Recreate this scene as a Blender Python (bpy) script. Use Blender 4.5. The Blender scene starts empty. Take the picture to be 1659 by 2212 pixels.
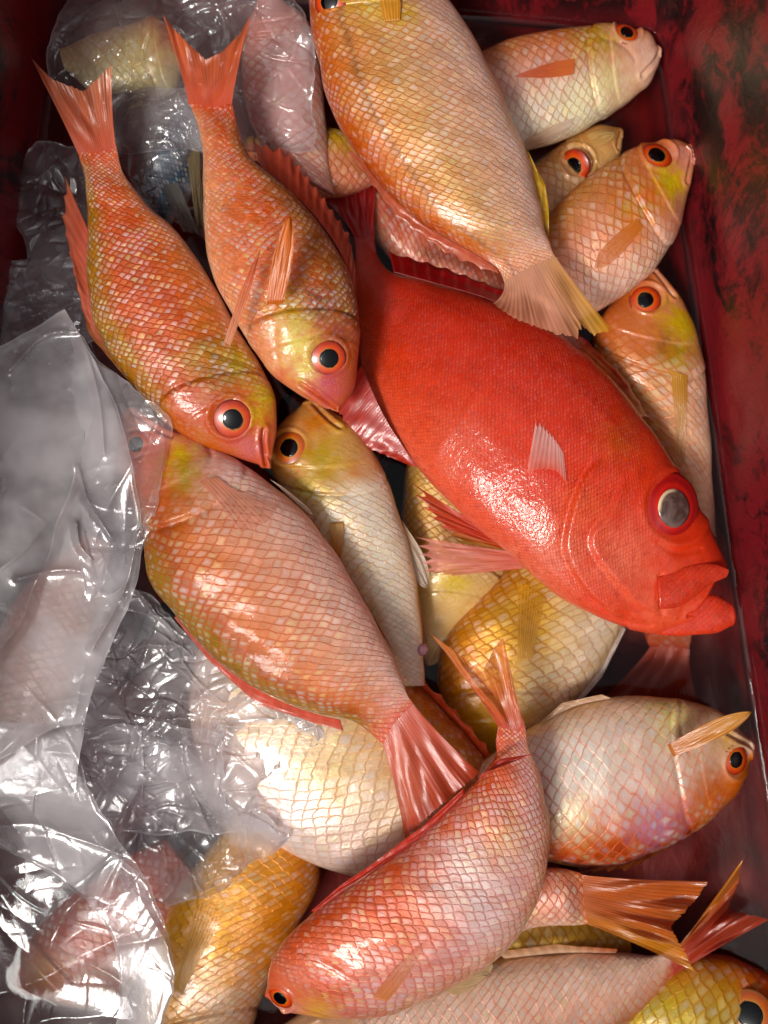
import bpy, math, random
import numpy as np
import bmesh
from mathutils import Vector
from mathutils.bvhtree import BVHTree

# ------------------------------------------------------------------ camera, sky, sun
scene = bpy.context.scene
COL = scene.collection
H = 0.62                 # camera height above the crate floor (m)
F = 2419.0               # focal length in units of a 1659 x 2212 picture
CX, CY = 829.5, 1106.0
cam = bpy.data.cameras.new('camera'); cam_o = bpy.data.objects.new('camera', cam); COL.objects.link(cam_o)
cam_o.location = (0, 0, H)
cam.sensor_fit = 'HORIZONTAL'; cam.sensor_width = 36.0; cam.lens = 36.0 * F / 1659.0
cam.clip_start = 0.01; cam.clip_end = 200.0
cam.dof.use_dof = True; cam.dof.focus_distance = H - 0.095; cam.dof.aperture_fstop = 6.3
scene.camera = cam_o

SUN_AZ, SUN_EL = math.radians(225), math.radians(58)      # from the lower left of the picture
sv = Vector((math.cos(SUN_EL) * math.cos(SUN_AZ), math.cos(SUN_EL) * math.sin(SUN_AZ), math.sin(SUN_EL)))
world = bpy.data.worlds.new('World'); scene.world = world; world.use_nodes = True
wn = world.node_tree.nodes; wl = world.node_tree.links
wn.clear()
sky = wn.new('ShaderNodeTexSky'); sky.sky_type = 'NISHITA'; sky.sun_disc = False
sky.sun_elevation = SUN_EL; sky.sun_rotation = math.pi / 2 - SUN_AZ
sky.air_density = 1.0; sky.dust_density = 6.0; sky.ozone_density = 0.6
hs = wn.new('ShaderNodeHueSaturation'); hs.inputs['Saturation'].default_value = 0.3
bg = wn.new('ShaderNodeBackground'); bg.inputs['Strength'].default_value = 0.07
wo = wn.new('ShaderNodeOutputWorld')
wl.new(sky.outputs[0], hs.inputs['Color']); wl.new(hs.outputs[0], bg.inputs[0]); wl.new(bg.outputs[0], wo.inputs[0])
sun = bpy.data.lights.new('sun', 'SUN'); sun.energy = 1.5; sun.angle = math.radians(14); sun.color = (1.0, 0.95, 0.88)
sun_o = bpy.data.objects.new('sun', sun); COL.objects.link(sun_o)
sun_o.location = sv * 3; sun_o.rotation_euler = (-sv).to_track_quat('-Z', 'Y').to_euler()
scene.view_settings.view_transform = 'Standard'; scene.view_settings.look = 'None'
scene.view_settings.exposure = 0.30; scene.view_settings.gamma = 1.0; scene.view_settings.use_curve_mapping = False
scene.render.engine = 'CYCLES'
cy = scene.cycles
cy.use_denoising = True
cy.max_bounces = 10; cy.diffuse_bounces = 4; cy.glossy_bounces = 4; cy.transmission_bounces = 8
cy.transparent_max_bounces = 40; cy.caustics_reflective = False; cy.caustics_refractive = False

rnd = random.Random(7)
nrg = np.random.default_rng(11)

# ------------------------------------------------------------------ helpers
def W(px, py, z):
    """point of the picture (1659 x 2212) carried out to height z"""
    k = (H - z) / F
    return np.stack([(np.asarray(px, float) - CX) * k, -(np.asarray(py, float) - CY) * k,
                     np.broadcast_to(np.asarray(z, float), np.shape(np.asarray(px, float) * 1.0 + np.asarray(z) * 0))], -1)

def lin(hexs):
    if not isinstance(hexs, str): return np.array(hexs, float)
    h = hexs.lstrip('#')
    c = np.array([int(h[i:i + 2], 16) / 255 for i in (0, 2, 4)])
    return np.where(c <= 0.04045, c / 12.92, ((c + 0.055) / 1.055) ** 2.4)

def sstep(a, b, x):
    t = np.clip((x - a) / (b - a), 0, 1); return t * t * (3 - 2 * t)

def hermite(t, T, Y):
    """smooth interpolation through stations"""
    T = np.asarray(T, float); Y = np.asarray(Y, float); t = np.asarray(t, float)
    if Y.ndim == 1: Y = Y[:, None]; sq = True
    else: sq = False
    d = np.diff(Y, axis=0) / np.diff(T)[:, None]
    m = np.zeros_like(Y); m[0] = d[0]; m[-1] = d[-1]
    h = np.diff(T)[:, None]
    m[1:-1] = (d[:-1] * h[1:] + d[1:] * h[:-1]) / (h[1:] + h[:-1])
    i = np.clip(np.searchsorted(T, t, side='right') - 1, 0, len(T) - 2)
    hh = (T[i + 1] - T[i])[..., None]; s = ((t - T[i]) / (T[i + 1] - T[i]))[..., None]
    r = ((2 * s**3 - 3 * s**2 + 1) * Y[i] + (s**3 - 2 * s**2 + s) * hh * m[i] +
         (-2 * s**3 + 3 * s**2) * Y[i + 1] + (s**3 - s**2) * hh * m[i + 1])
    return r[..., 0] if sq else r

def resample(pts, n, smooth=False):
    pts = np.asarray(pts, float)
    T = np.concatenate([[0], np.cumsum(np.linalg.norm(np.diff(pts, axis=0), axis=1))])
    t = np.linspace(0, T[-1], n)
    if smooth and len(pts) > 2: return hermite(t, T, pts)
    return np.stack([np.interp(t, T, pts[:, k]) for k in range(pts.shape[1])], -1)

def hash2(ix, iy, seed):
    n = (ix.astype(np.int64) * 374761393 + iy.astype(np.int64) * 668265263 + seed * 2147483647 + 12345) & 0xFFFFFFFF
    n = ((n ^ (n >> 13)) * 1274126177) & 0xFFFFFFFF
    n = ((n ^ (n >> 16)) * 2246822519) & 0xFFFFFFFF
    return ((n ^ (n >> 15)) & 0xFFFFFF) / float(0x1000000)

def perlin(x, y, seed=0):
    xi = np.floor(x); yi = np.floor(y); fx = x - xi; fy = y - yi
    u = fx * fx * fx * (fx * (fx * 6 - 15) + 10); v = fy * fy * fy * (fy * (fy * 6 - 15) + 10)
    def g(dx, dy):
        a = hash2(xi + dx, yi + dy, seed) * 2 * math.pi
        return np.cos(a) * (fx - dx) + np.sin(a) * (fy - dy)
    return ((g(0, 0) * (1 - u) + g(1, 0) * u) * (1 - v) + (g(0, 1) * (1 - u) + g(1, 1) * u) * v) * 1.5

def worley(x, y, seed=0):
    xi = np.floor(x); yi = np.floor(y)
    f1 = np.full(x.shape, 9.0); f2 = np.full(x.shape, 9.0)
    for dx in (-1, 0, 1):
        for dy in (-1, 0, 1):
            cx = xi + dx + hash2(xi + dx, yi + dy, seed); cy_ = yi + dy + hash2(xi + dx, yi + dy, seed + 77)
            d = np.hypot(x - cx, y - cy_)
            n1 = np.minimum(f1, d); f2 = np.minimum(f2, np.maximum(f1, d)); f1 = n1
    return f1, f2

def mesh_obj(name, verts, faces, mat, parent=None, origin=None, attrs=None, smooth=True):
    verts = np.asarray(verts, float).reshape(-1, 3)
    if origin is None: origin = np.zeros(3)
    v = verts - origin
    me = bpy.data.meshes.new(name)
    if isinstance(faces, np.ndarray):
        n = len(faces); k = faces.shape[1]
        me.vertices.add(len(v)); me.vertices.foreach_set('co', v.astype(np.float32).ravel())
        me.loops.add(n * k); me.loops.foreach_set('vertex_index', faces.astype(np.int32).ravel())
        me.polygons.add(n); me.polygons.foreach_set('loop_start', np.arange(0, n * k, k, dtype=np.int32))
        me.update(calc_edges=True); me.validate()
    else:
        me.from_pydata([tuple(p) for p in v], [], [tuple(f) for f in faces]); me.update()
    me.polygons.foreach_set('use_smooth', np.full(len(me.polygons), smooth))
    for an, (ty, arr) in (attrs or {}).items():
        a = me.attributes.new(an, ty, 'POINT')
        arr = np.asarray(arr, np.float32)
        if ty == 'FLOAT_COLOR':
            if arr.shape[1] == 3: arr = np.concatenate([arr, np.ones((len(arr), 1), np.float32)], 1)
            a.data.foreach_set('color', arr.ravel())
        elif ty == 'FLOAT_VECTOR': a.data.foreach_set('vector', arr.ravel())
        else: a.data.foreach_set('value', arr.ravel())
    me.materials.append(mat)
    o = bpy.data.objects.new(name, me); COL.objects.link(o)
    if parent is not None: o.parent = parent
    else: o.location = Vector(origin)
    return o

def grid_faces(n, m, wrap=False):
    i = np.arange(n - 1)[:, None]; j = np.arange(m if wrap else m - 1)[None, :]
    j2 = (j + 1) % m
    a = i * m + j; b = i * m + j2; c = (i + 1) * m + j2; d = (i + 1) * m + j
    return np.stack([a, b, c, d], -1).reshape(-1, 4)

# ------------------------------------------------------------------ node helper
class NT:
    def __init__(s, name):
        s.m = bpy.data.materials.new(name); s.m.use_nodes = True
        s.n = s.m.node_tree.nodes; s.l = s.m.node_tree.links; s.n.clear()
        s.out = s.n.new('ShaderNodeOutputMaterial')
    def put(s, sock, v):
        if isinstance(v, bpy.types.NodeSocket): s.l.new(v, sock)
        elif v is not None:
            if sock.type == 'RGBA' and len(v) == 3: v = (*v, 1)
            sock.default_value = v
    def node(s, t, props=None, **ins):
        n = s.n.new(t)
        for k, v in (props or {}).items(): setattr(n, k, v)
        for k, v in ins.items():
            k = k.replace('_', ' ')
            s.put(n.inputs[int(k[1:]) if k[0] == 'i' and k[1:].isdigit() else k], v)
        return n
    def math(s, op, a, b=None, c=None, clamp=False):
        n = s.n.new('ShaderNodeMath'); n.operation = op; n.use_clamp = clamp
        s.put(n.inputs[0], a)
        if b is not None: s.put(n.inputs[1], b)
        if c is not None: s.put(n.inputs[2], c)
        return n.outputs[0]
    def mixc(s, fac, a, b, blend='MIX'):
        n = s.n.new('ShaderNodeMix'); n.data_type = 'RGBA'; n.blend_type = blend
        s.put(n.inputs[0], fac); s.put(n.inputs[6], a); s.put(n.inputs[7], b)
        return n.outputs[2]
    def ramp(s, fac, lo, hi, smooth=True):
        n = s.n.new('ShaderNodeMapRange'); n.interpolation_type = 'SMOOTHSTEP' if smooth else 'LINEAR'
        s.put(n.inputs[0], fac); s.put(n.inputs[1], lo); s.put(n.inputs[2], hi)
        return n.outputs[0]
    def attr(s, name):
        n = s.n.new('ShaderNodeAttribute'); n.attribute_name = name; return n
    def mixs(s, fac, a, b):
        n = s.n.new('ShaderNodeMixShader'); s.put(n.inputs[0], fac); s.l.new(a, n.inputs[1]); s.l.new(b, n.inputs[2])
        return n.outputs[0]
    def surf(s, sh): s.l.new(sh, s.out.inputs['Surface'])

# ------------------------------------------------------------------ materials
def skin_mat(name, lat_col='#d9642a', lat=0.8, lw=0.10, var=0.5, irid=0.35, metal=0.25, bump=0.5, rough=0.32,
             spec_tip=0.0, coat=0.5, mott=0.35, mott_col='#c8501c', wet=0.25, dia=0.4, fl=0.75, spec=0.3):
    t = NT(name)
    cat = t.attr('Col'); col = cat.outputs['Color']; suv = t.attr('suv').outputs['Vector']
    sp = t.node('ShaderNodeSeparateXYZ', Vector=suv)
    u, v, hm = sp.outputs
    wz = t.node('ShaderNodeTexNoise', dict(noise_dimensions='2D'), Vector=suv, Scale=0.35, Detail=2.0)
    wv = t.math('MULTIPLY', t.math('SUBTRACT', wz.outputs['Fac'], 0.5), 0.9)
    u2 = t.math('ADD', u, wv)
    # overlapping scales: columns half a unit apart, every other one shifted; the scale nearer the head lies on top
    jv = t.node('ShaderNodeTexNoise', dict(noise_dimensions='2D'), Vector=suv, Scale=1.1, Detail=1.0)
    v2 = t.math('ADD', v, t.math('MULTIPLY', t.math('SUBTRACT', jv.outputs['Fac'], 0.5), 0.40))
    k0 = t.math('FLOOR', t.math('MULTIPLY', u2, 2.0))
    RAD = 0.60
    def cand(o):
        k = t.math('ADD', k0, float(o))
        dx = t.math('SUBTRACT', u2, t.math('MULTIPLY', k, 0.5))
        sh = t.math('MULTIPLY', t.math('ABSOLUTE', t.math('MODULO', k, 2.0)), 0.5)
        y = t.math('SUBTRACT', v2, sh)
        m = t.math('ROUND', y)
        dy = t.math('SUBTRACT', y, m)
        d = t.math('SQRT', t.math('ADD', t.math('MULTIPLY', dx, dx), t.math('MULTIPLY', t.math('MULTIPLY', dy, dy), 1.12)))
        d1 = t.math('MULTIPLY', t.math('ADD', t.math('ABSOLUTE', dx), t.math('ABSOLUTE', dy)), 1.2)
        d = t.math('ADD', t.math('MULTIPLY', d, 1.0 - dia), t.math('MULTIPLY', d1, dia))
        return d, dx, k, t.math('ADD', m, sh)
    A_, B_, C_ = cand(-1), cand(0), cand(1)
    inA = t.math('LESS_THAN', A_[0], RAD); inB = t.math('LESS_THAN', B_[0], RAD)
    def pick(i):
        bc = t.node('ShaderNodeMix', i0=inB, i2=C_[i], i3=B_[i]).outputs[0]
        return t.node('ShaderNodeMix', i0=inA, i2=bc, i3=A_[i]).outputs[0]
    dd, du, ck, cm = [pick(i) for i in range(4)]
    de = t.math('MAXIMUM', t.math('SUBTRACT', RAD, dd), 0.0)             # distance to the scale's free edge
    wnz = t.node('ShaderNodeTexWhiteNoise', dict(noise_dimensions='2D'), Vector=t.node('ShaderNodeCombineXYZ', X=ck, Y=cm).outputs[0])
    hs_ = t.math('SUBTRACT', 1.0, hm, clamp=True)             # 1 on the scaled body, 0 on the smooth head
    nz = t.node('ShaderNodeTexNoise', dict(noise_dimensions='2D'), Vector=suv, Scale=0.22, Detail=4.0, Roughness=0.6)
    nzf = nz.outputs['Fac']
    lwn = t.node('ShaderNodeTexNoise', dict(noise_dimensions='2D'), Vector=suv, Scale=0.8, Detail=3.0)
    lwm = t.math('ADD', 0.35, t.math('MULTIPLY', lwn.outputs['Fac'], 1.3))
    line = t.math('SUBTRACT', 1.0, t.ramp(t.math('DIVIDE', de, lwm), lw * 0.25, lw * 2.6))
    fade = t.ramp(nzf, 0.36, 0.62)
    line = t.math('MULTIPLY', line, cat.outputs['Alpha'])
    line = t.math('MULTIPLY', t.math('MULTIPLY', line, hs_), t.math('MULTIPLY', t.math('ADD', t.math('MULTIPLY', fade, fl), 1.0 - fl), lat))
    # blotchy skin
    mo = t.node('ShaderNodeTexNoise', dict(noise_dimensions='2D'), Vector=suv, Scale=0.55, Detail=6.0, Roughness=0.7)
    c1 = t.mixc(t.math('MULTIPLY', t.ramp(mo.outputs['Fac'], 0.48, 0.72), mott), col, lin(mott_col))
    # each scale its own tint
    cs = t.node('ShaderNodeSeparateColor', Color=wnz.outputs['Color'])
    iri = t.node('ShaderNodeValToRGB', Fac=cs.outputs[1])
    cr = iri.color_ramp; cr.interpolation = 'LINEAR'
    cr.elements[0].position = 0.0; cr.elements[0].color = (0.86, 0.64, 0.68, 1)
    cr.elements[1].position = 1.0; cr.elements[1].color = (0.92, 0.78, 0.62, 1)
    for p, c in ((0.25, (0.74, 0.74, 0.74)), (0.5, (0.95, 0.84, 0.72)), (0.68, (0.72, 0.78, 0.48)), (0.8, (0.88, 0.74, 0.28))):
        e = cr.elements.new(p); e.color = (*c, 1)
    pn = t.node('ShaderNodeTexNoise', dict(noise_dimensions='2D'), Vector=suv, Scale=0.16, Detail=2.0)
    ir = t.math('MULTIPLY', t.math('MULTIPLY', t.ramp(t.math('ADD', t.math('MULTIPLY', cs.outputs[0], 0.55), t.math('MULTIPLY', pn.outputs['Fac'], 0.75)), 0.38, 1.0), irid * 1.5), hs_)
    centre = t.ramp(de, 0.06, 0.55)
    c2 = t.mixc(t.math('MULTIPLY', ir, t.math('ADD', t.math('MULTIPLY', centre, 0.95), 0.05)), c1, iri.outputs[0])
    val = t.math('ADD', 1.0, t.math('MULTIPLY', t.math('SUBTRACT', cs.outputs[2], 0.5), t.math('MULTIPLY', hs_, var * 0.38)))
    vv = t.node('ShaderNodeCombineColor', Red=val, Green=val, Blue=val).outputs[0]
    c2 = t.mixc(1.0, c2, vv, 'MULTIPLY')
    rim_tint = t.math('MULTIPLY', t.math('SUBTRACT', 1.0, t.ramp(de, 0.0, 0.3)), t.math('MULTIPLY', hs_, 0.30 * lat))  # lattice tint spreading softly inwards from each scale's free edge
    c2 = t.mixc(rim_tint, c2, lin(lat_col))
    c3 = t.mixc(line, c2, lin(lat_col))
    # scale relief: every scale lifts towards its tail end
    dome = t.ramp(de, 0.0, 0.16)
    hgt = t.math('ADD', t.math('MULTIPLY', du, 0.9), t.math('MULTIPLY', dome, 0.5))
    hgt = t.math('ADD', hgt, t.math('MULTIPLY', t.math('SUBTRACT', cs.outputs[0], 0.5), 0.35))
    hgt = t.math('MULTIPLY', hgt, hs_)
    fine = t.node('ShaderNodeTexNoise', dict(noise_dimensions='2D'), Vector=suv, Scale=2.6, Detail=4.0, Roughness=0.65)
    hgt2 = t.math('ADD', hgt, t.math('MULTIPLY', fine.outputs['Fac'], 0.8))
    bp = t.node('ShaderNodeBump', Strength=bump, Distance=0.0006, Height=hgt2)
    wetn = t.node('ShaderNodeTexNoise', dict(noise_dimensions='2D'), Vector=suv, Scale=0.9, Detail=3.0, Roughness=0.55)
    wb = t.node('ShaderNodeBump', Strength=wet, Distance=0.0012, Height=t.math('ADD', wetn.outputs['Fac'], t.math('MULTIPLY', hgt, 0.14)))
    rg = t.math('ADD', rough, t.math('MULTIPLY', t.math('SUBTRACT', fine.outputs['Fac'], 0.5), 0.3))
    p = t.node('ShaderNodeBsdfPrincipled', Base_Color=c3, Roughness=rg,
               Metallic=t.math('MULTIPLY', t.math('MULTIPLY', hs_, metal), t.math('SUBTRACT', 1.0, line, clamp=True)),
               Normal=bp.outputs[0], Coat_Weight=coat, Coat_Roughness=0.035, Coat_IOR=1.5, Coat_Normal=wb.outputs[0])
    p.inputs['Specular IOR Level'].default_value = spec; p.inputs['Subsurface Weight'].default_value = 0.12; p.inputs['Subsurface Radius'].default_value = (1.0, 0.35, 0.18); p.inputs['Subsurface Scale'].default_value = 0.003
    t.surf(p.outputs[0]); return t.m

def fin_mat():
    t = NT('fin_membrane')
    col = t.attr('Col').outputs['Color']; fuv = t.attr('fuv').outputs['Vector']
    sp = t.node('ShaderNodeSeparateXYZ', Vector=fuv); u, v, tr = sp.outputs
    nz = t.node('ShaderNodeTexNoise', Vector=fuv, Scale=0.7, Detail=4.0)
    uu = t.math('ADD', u, t.math('MULTIPLY', t.math('SUBTRACT', nz.outputs['Fac'], 0.5), 0.5))
    ray = t.math('ADD', t.math('MULTIPLY', t.math('SINE', t.math('MULTIPLY', uu, 2 * math.pi)), 0.5), 0.5)
    ray2 = t.math('ADD', t.math('MULTIPLY', t.math('SINE', t.math('MULTIPLY', uu, 6 * math.pi)), 0.5), 0.5)
    rr = t.math('ADD', t.math('MULTIPLY', ray, 0.7), t.math('MULTIPLY', ray2, 0.3))
    c = t.mixc(t.math('MULTIPLY', t.math('SUBTRACT', 1.0, rr), 0.26), col, t.mixc(1.0, col, (0.80, 0.55, 0.45), 'MULTIPLY'))
    c = t.mixc(t.math('MULTIPLY', t.ramp(ray, 0.7, 1.0), 0.35), c, t.mixc(1.0, col, (0.06, 0.045, 0.03), 'ADD'))
    bp = t.node('ShaderNodeBump', Strength=0.35, Distance=0.00025, Height=rr)
    wn_ = t.node('ShaderNodeTexNoise', Vector=fuv, Scale=1.6, Detail=3.0)
    wb = t.node('ShaderNodeBump', Strength=0.35, Distance=0.0012, Height=t.math('ADD', wn_.outputs['Fac'], t.math('MULTIPLY', rr, 0.15)))
    p = t.node('ShaderNodeBsdfPrincipled', Base_Color=c, Roughness=0.3, Normal=bp.outputs[0],
               Coat_Weight=0.6, Coat_Roughness=0.1, Coat_Normal=wb.outputs[0])
    tl = t.node('ShaderNodeBsdfTranslucent', Color=c)
    s1 = t.mixs(0.12, p.outputs[0], tl.outputs[0])
    tp = t.node('ShaderNodeBsdfTransparent', Color=(1.0, 0.93, 0.9))
    al = t.math('MULTIPLY', tr, t.math('SUBTRACT', 1.1, t.math('MULTIPLY', rr, 0.6)), clamp=True)
    t.surf(t.mixs(al, s1, tp.outputs[0])); return t.m

def eye_mat(name, stops, rough=0.06, stripes=0.15):
    t = NT(name)
    at = t.attr('rad'); sp = t.node('ShaderNodeSeparateXYZ', Vector=at.outputs['Vector'])
    ob = t.node('ShaderNodeObjectInfo').outputs['Random']
    av = t.node('ShaderNodeVectorMath', dict(operation='ADD'), i0=at.outputs['Vector'], i1=t.node('ShaderNodeCombineXYZ', X=t.math('MULTIPLY', ob, 40.0), Y=t.math('MULTIPLY', ob, 17.0)).outputs[0]).outputs[0]
    nz = t.node('ShaderNodeTexNoise', Vector=av, Scale=3.0, Detail=5.0, Roughness=0.65)
    r = t.math('ADD', sp.outputs[2], t.math('MULTIPLY', t.math('SUBTRACT', nz.outputs['Fac'], 0.5), stripes))
    cr = t.node('ShaderNodeValToRGB', Fac=r); e = cr.color_ramp.elements
    while len(e) > 1: e.remove(e[-1])
    e[0].position = stops[0][0]; e[0].color = (*lin(stops[0][1]), 1)
    for p_, c in stops[1:]:
        k = e.new(p_); k.color = (*lin(c), 1)
    p = t.node('ShaderNodeBsdfPrincipled', Base_Color=cr.outputs[0], Roughness=0.3, Coat_Weight=1.0, Coat_Roughness=rough, Coat_IOR=1.45)
    t.surf(p.outputs[0]); return t.m

def plain(name, c, rough=0.3, coat=0.0, metal=0.0, bump=0.0, scale=300, **kw):
    t = NT(name)
    nz = t.node('ShaderNodeTexNoise', Vector=t.node('ShaderNodeTexCoord').outputs['Object'], Scale=float(scale), Detail=4.0)
    cc = t.mixc(t.math('MULTIPLY', nz.outputs['Fac'], 0.4), lin(c), lin(c) * 0.6)
    p = t.node('ShaderNodeBsdfPrincipled', Base_Color=cc, Roughness=rough, Coat_Weight=coat, Coat_Roughness=0.08, Metallic=metal)
    if bump:
        bp = t.node('ShaderNodeBump', Strength=bump, Distance=0.001, Height=nz.outputs['Fac']); t.l.new(bp.outputs[0], p.inputs['Normal'])
    t.surf(p.outputs[0]); return t.m

def plastic_mat(name, milk=0.2, tint=(0.93, 0.93, 0.95), gloss=1.6, rough=0.09, smudge=0.25, white=(0.82, 0.77, 0.79)):
    t = NT(name)
    oc = t.node('ShaderNodeTexCoord').outputs['Object']
    n1 = t.node('ShaderNodeTexNoise', Vector=oc, Scale=26.0, Detail=3.0, Roughness=0.5)
    n2 = t.node('ShaderNodeTexNoise', Vector=oc, Scale=160.0, Detail=5.0, Roughness=0.65)
    mp = t.node('ShaderNodeMapping', Vector=oc, Scale=(1, 0.25, 1), Rotation=(0, 0, 0.5))
    n3 = t.node('ShaderNodeTexNoise', Vector=mp.outputs[0], Scale=420.0, Detail=3.0)
    bp = t.node('ShaderNodeBump', Strength=0.18, Distance=0.0008, Height=t.math('ADD', n2.outputs['Fac'], t.math('MULTIPLY', n3.outputs['Fac'], 0.3)))
    lw = t.node('ShaderNodeLayerWeight', Blend=0.35, Normal=bp.outputs[0])
    mk = t.math('ADD', milk, t.math('MULTIPLY', t.ramp(n1.outputs['Fac'], 0.38, 0.68), smudge))
    mk = t.math('ADD', mk, t.math('MULTIPLY', t.math('POWER', lw.outputs['Facing'], 1.8), 0.45), clamp=True)
    at = t.attr('edge').outputs['Fac']
    mk = t.math('ADD', mk, t.math('MULTIPLY', at, 0.25), clamp=True)
    tp = t.node('ShaderNodeBsdfTransparent', Color=tint)
    df = t.node('ShaderNodeBsdfDiffuse', Color=white, Normal=bp.outputs[0])
    tl = t.node('ShaderNodeBsdfTranslucent', Color=white, Normal=bp.outputs[0])
    body = t.mixs(mk, tp.outputs[0], t.mixs(0.45, df.outputs[0], tl.outputs[0]))
    gl = t.node('ShaderNodeBsdfGlossy', Color=(1, 1, 1), Roughness=rough, Normal=bp.outputs[0])
    geo = t.node('ShaderNodeNewGeometry')
    ior = t.math('ADD', 1.5, t.math('MULTIPLY', geo.outputs['Backfacing'], 1 / 1.5 - 1.5))
    fr = t.node('ShaderNodeFresnel', IOR=ior, Normal=bp.outputs[0])
    t.surf(t.mixs(t.math('MINIMUM', t.math('MULTIPLY', fr.outputs[0], gloss), 0.30), body, gl.outputs[0])); return t.m

# ------------------------------------------------------------------ crate and water
ZW = 0.040
def rounded_quad(c, r, ne):
    c = np.asarray(c, float); out = []
    for k in range(4):
        p = c[k]; a = c[k - 1]; b = c[(k + 1) % 4]
        da = (a - p) / np.linalg.norm(a - p); db = (b - p) / np.linalg.norm(b - p)
        p0 = p + da * r; p1 = p + db * r
        for s in np.linspace(0, 1, 9):
            out.append((1 - s)**2 * p0 + 2 * s * (1 - s) * p + s * s * p1)
        q1 = p1; q2 = b - db * r * 1.0
        for s in np.linspace(0, 1, ne + 2)[1:-1]: out.append(q1 * (1 - s) + q2 * s)
    return np.array(out)
crn_px = [(128, -56), (1428, 62), (1772, 2420), (-190, 2420)]
crn = np.array([W(x, y, ZW)[:2] for x, y in crn_px])
loop_w = rounded_quad(crn, 0.012, 50)
cen = crn.mean(0)
def loop_at(z, off=0.0):
    """the crate's outline at height z: the walls lean outwards"""
    d = loop_w - cen; n = d / np.linalg.norm(d, axis=1)[:, None]
    return loop_w + n * ((z - ZW) * 0.13 + off)

def fix_normals(o):
    bm = bmesh.new(); bm.from_mesh(o.data); bmesh.ops.recalc_face_normals(bm, faces=bm.faces); bm.to_mesh(o.data); bm.free()

def build_crate():
    t = NT('worn_red_plastic')
    oc = t.node('ShaderNodeTexCoord').outputs['Object']
    mp = t.node('ShaderNodeMapping', Vector=oc, Scale=(1.0, 0.55, 0.45), Rotation=(0.3, 0.2, 0.4))
    n1 = t.node('ShaderNodeTexNoise', Vector=mp.outputs[0], Scale=26.0, Detail=8.0, Roughness=0.72, Distortion=0.6)
    n2 = t.node('ShaderNodeTexNoise', Vector=mp.outputs[0], Scale=120.0, Detail=6.0, Roughness=0.7, Distortion=1.0)
    f = t.math('ADD', t.math('MULTIPLY', n1.outputs['Fac'], 0.7), t.math('MULTIPLY', n2.outputs['Fac'], 0.3))
    c = t.mixc(t.ramp(f, 0.48, 0.57), (0.21, 0.010, 0.015), (0.010, 0.005, 0.006))
    zz = t.node('ShaderNodeSeparateXYZ', Vector=oc).outputs[2]
    c = t.mixc(t.ramp(zz, 0.060, 0.020), c, (0.26, 0.016, 0.020))  # floor and wall foot coloured redder and brighter to make up for their shade
    c = t.mixc(t.math('MULTIPLY', t.ramp(n2.outputs['Fac'], 0.55, 0.75), 0.35), c, (0.22, 0.022, 0.026))
    mp2 = t.node('ShaderNodeMapping', Vector=oc, Scale=(1, 1, 0.06), Rotation=(0.5, 0.4, 0.2))
    n3 = t.node('ShaderNodeTexNoise', Vector=mp2.outputs[0], Scale=900.0, Detail=3.0)
    c = t.mixc(t.math('MULTIPLY', t.ramp(n3.outputs['Fac'], 0.60, 0.72), 0.5), c, (0.008, 0.005, 0.006))
    n4 = t.node('ShaderNodeTexNoise', Vector=oc, Scale=700.0, Detail=2.0)
    c = t.mixc(t.ramp(n4.outputs['Fac'], 0.76, 0.80), c, (0.35, 0.30, 0.28))
    bp = t.node('ShaderNodeBump', Strength=0.7, Distance=0.002, Height=t.math('ADD', n1.outputs['Fac'], t.math('MULTIPLY', n2.outputs['Fac'], 0.4)))
    p = t.node('ShaderNodeBsdfPrincipled', Base_Color=c, Roughness=t.math('ADD', 0.2, t.math('MULTIPLY', n2.outputs['Fac'], 0.3)), Normal=bp.outputs[0])
    t.surf(p.outputs[0])
    rings = []; n = len(loop_w)
    zs = [0.0, 0.0, 0.003, 0.008] + list(np.linspace(0.016, 0.232, 28)) + [0.237, 0.2385, 0.237, 0.232, 0.215, 0.005, 0.0, -0.006, -0.006]
    sc = [0.3, 0.95, -0.002, 0.0] + [0.0] * 28 + [0.001, 0.004, 0.009, 0.011, 0.011, 0.004, 0.004, 0.002, None]
    for k, (z, o) in enumerate(zip(zs, sc)):
        if k == 0 or k == 1: L = cen + (loop_at(0.0) - cen) * o
        elif o is None: L = cen + (loop_at(0.0) - cen) * 0.3
        else: L = loop_at(z, o)
        if 3 <= k < 32:
            a = np.arange(n)
            d = loop_w - cen; nn = d / np.linalg.norm(d, axis=1)[:, None]
            w = perlin(a / 17.0, np.full(n, z * 26.0), 5) * 0.0035 + perlin(a / 6.0, np.full(n, z * 70.0), 9) * 0.0010
            # a dented crease running across the right wall
            cr = np.abs((loop_w[:, 1] - 0.035) - (z - 0.05) * 0.9)
            w = w + np.where(loop_w[:, 0] > 0.1, 0.0028 * np.exp(-(cr / 0.004)**2), 0)
            L = L + nn * w[:, None]
        rings.append(np.concatenate([L, np.full((n, 1), z)], 1))
    V = np.array(rings).reshape(-1, 3)
    fs = [tuple(q) for q in grid_faces(len(rings), n, wrap=True)]
    fs.append(tuple(range(n)));  fs.append(tuple((len(rings) - 1) * n + i for i in range(n)))
    o = mesh_obj('crate', V, fs, t.m)
    o['label'] = 'worn dark red plastic crate with black scuffs that holds the whole catch'; o['category'] = 'crate'
build_crate()

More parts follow.
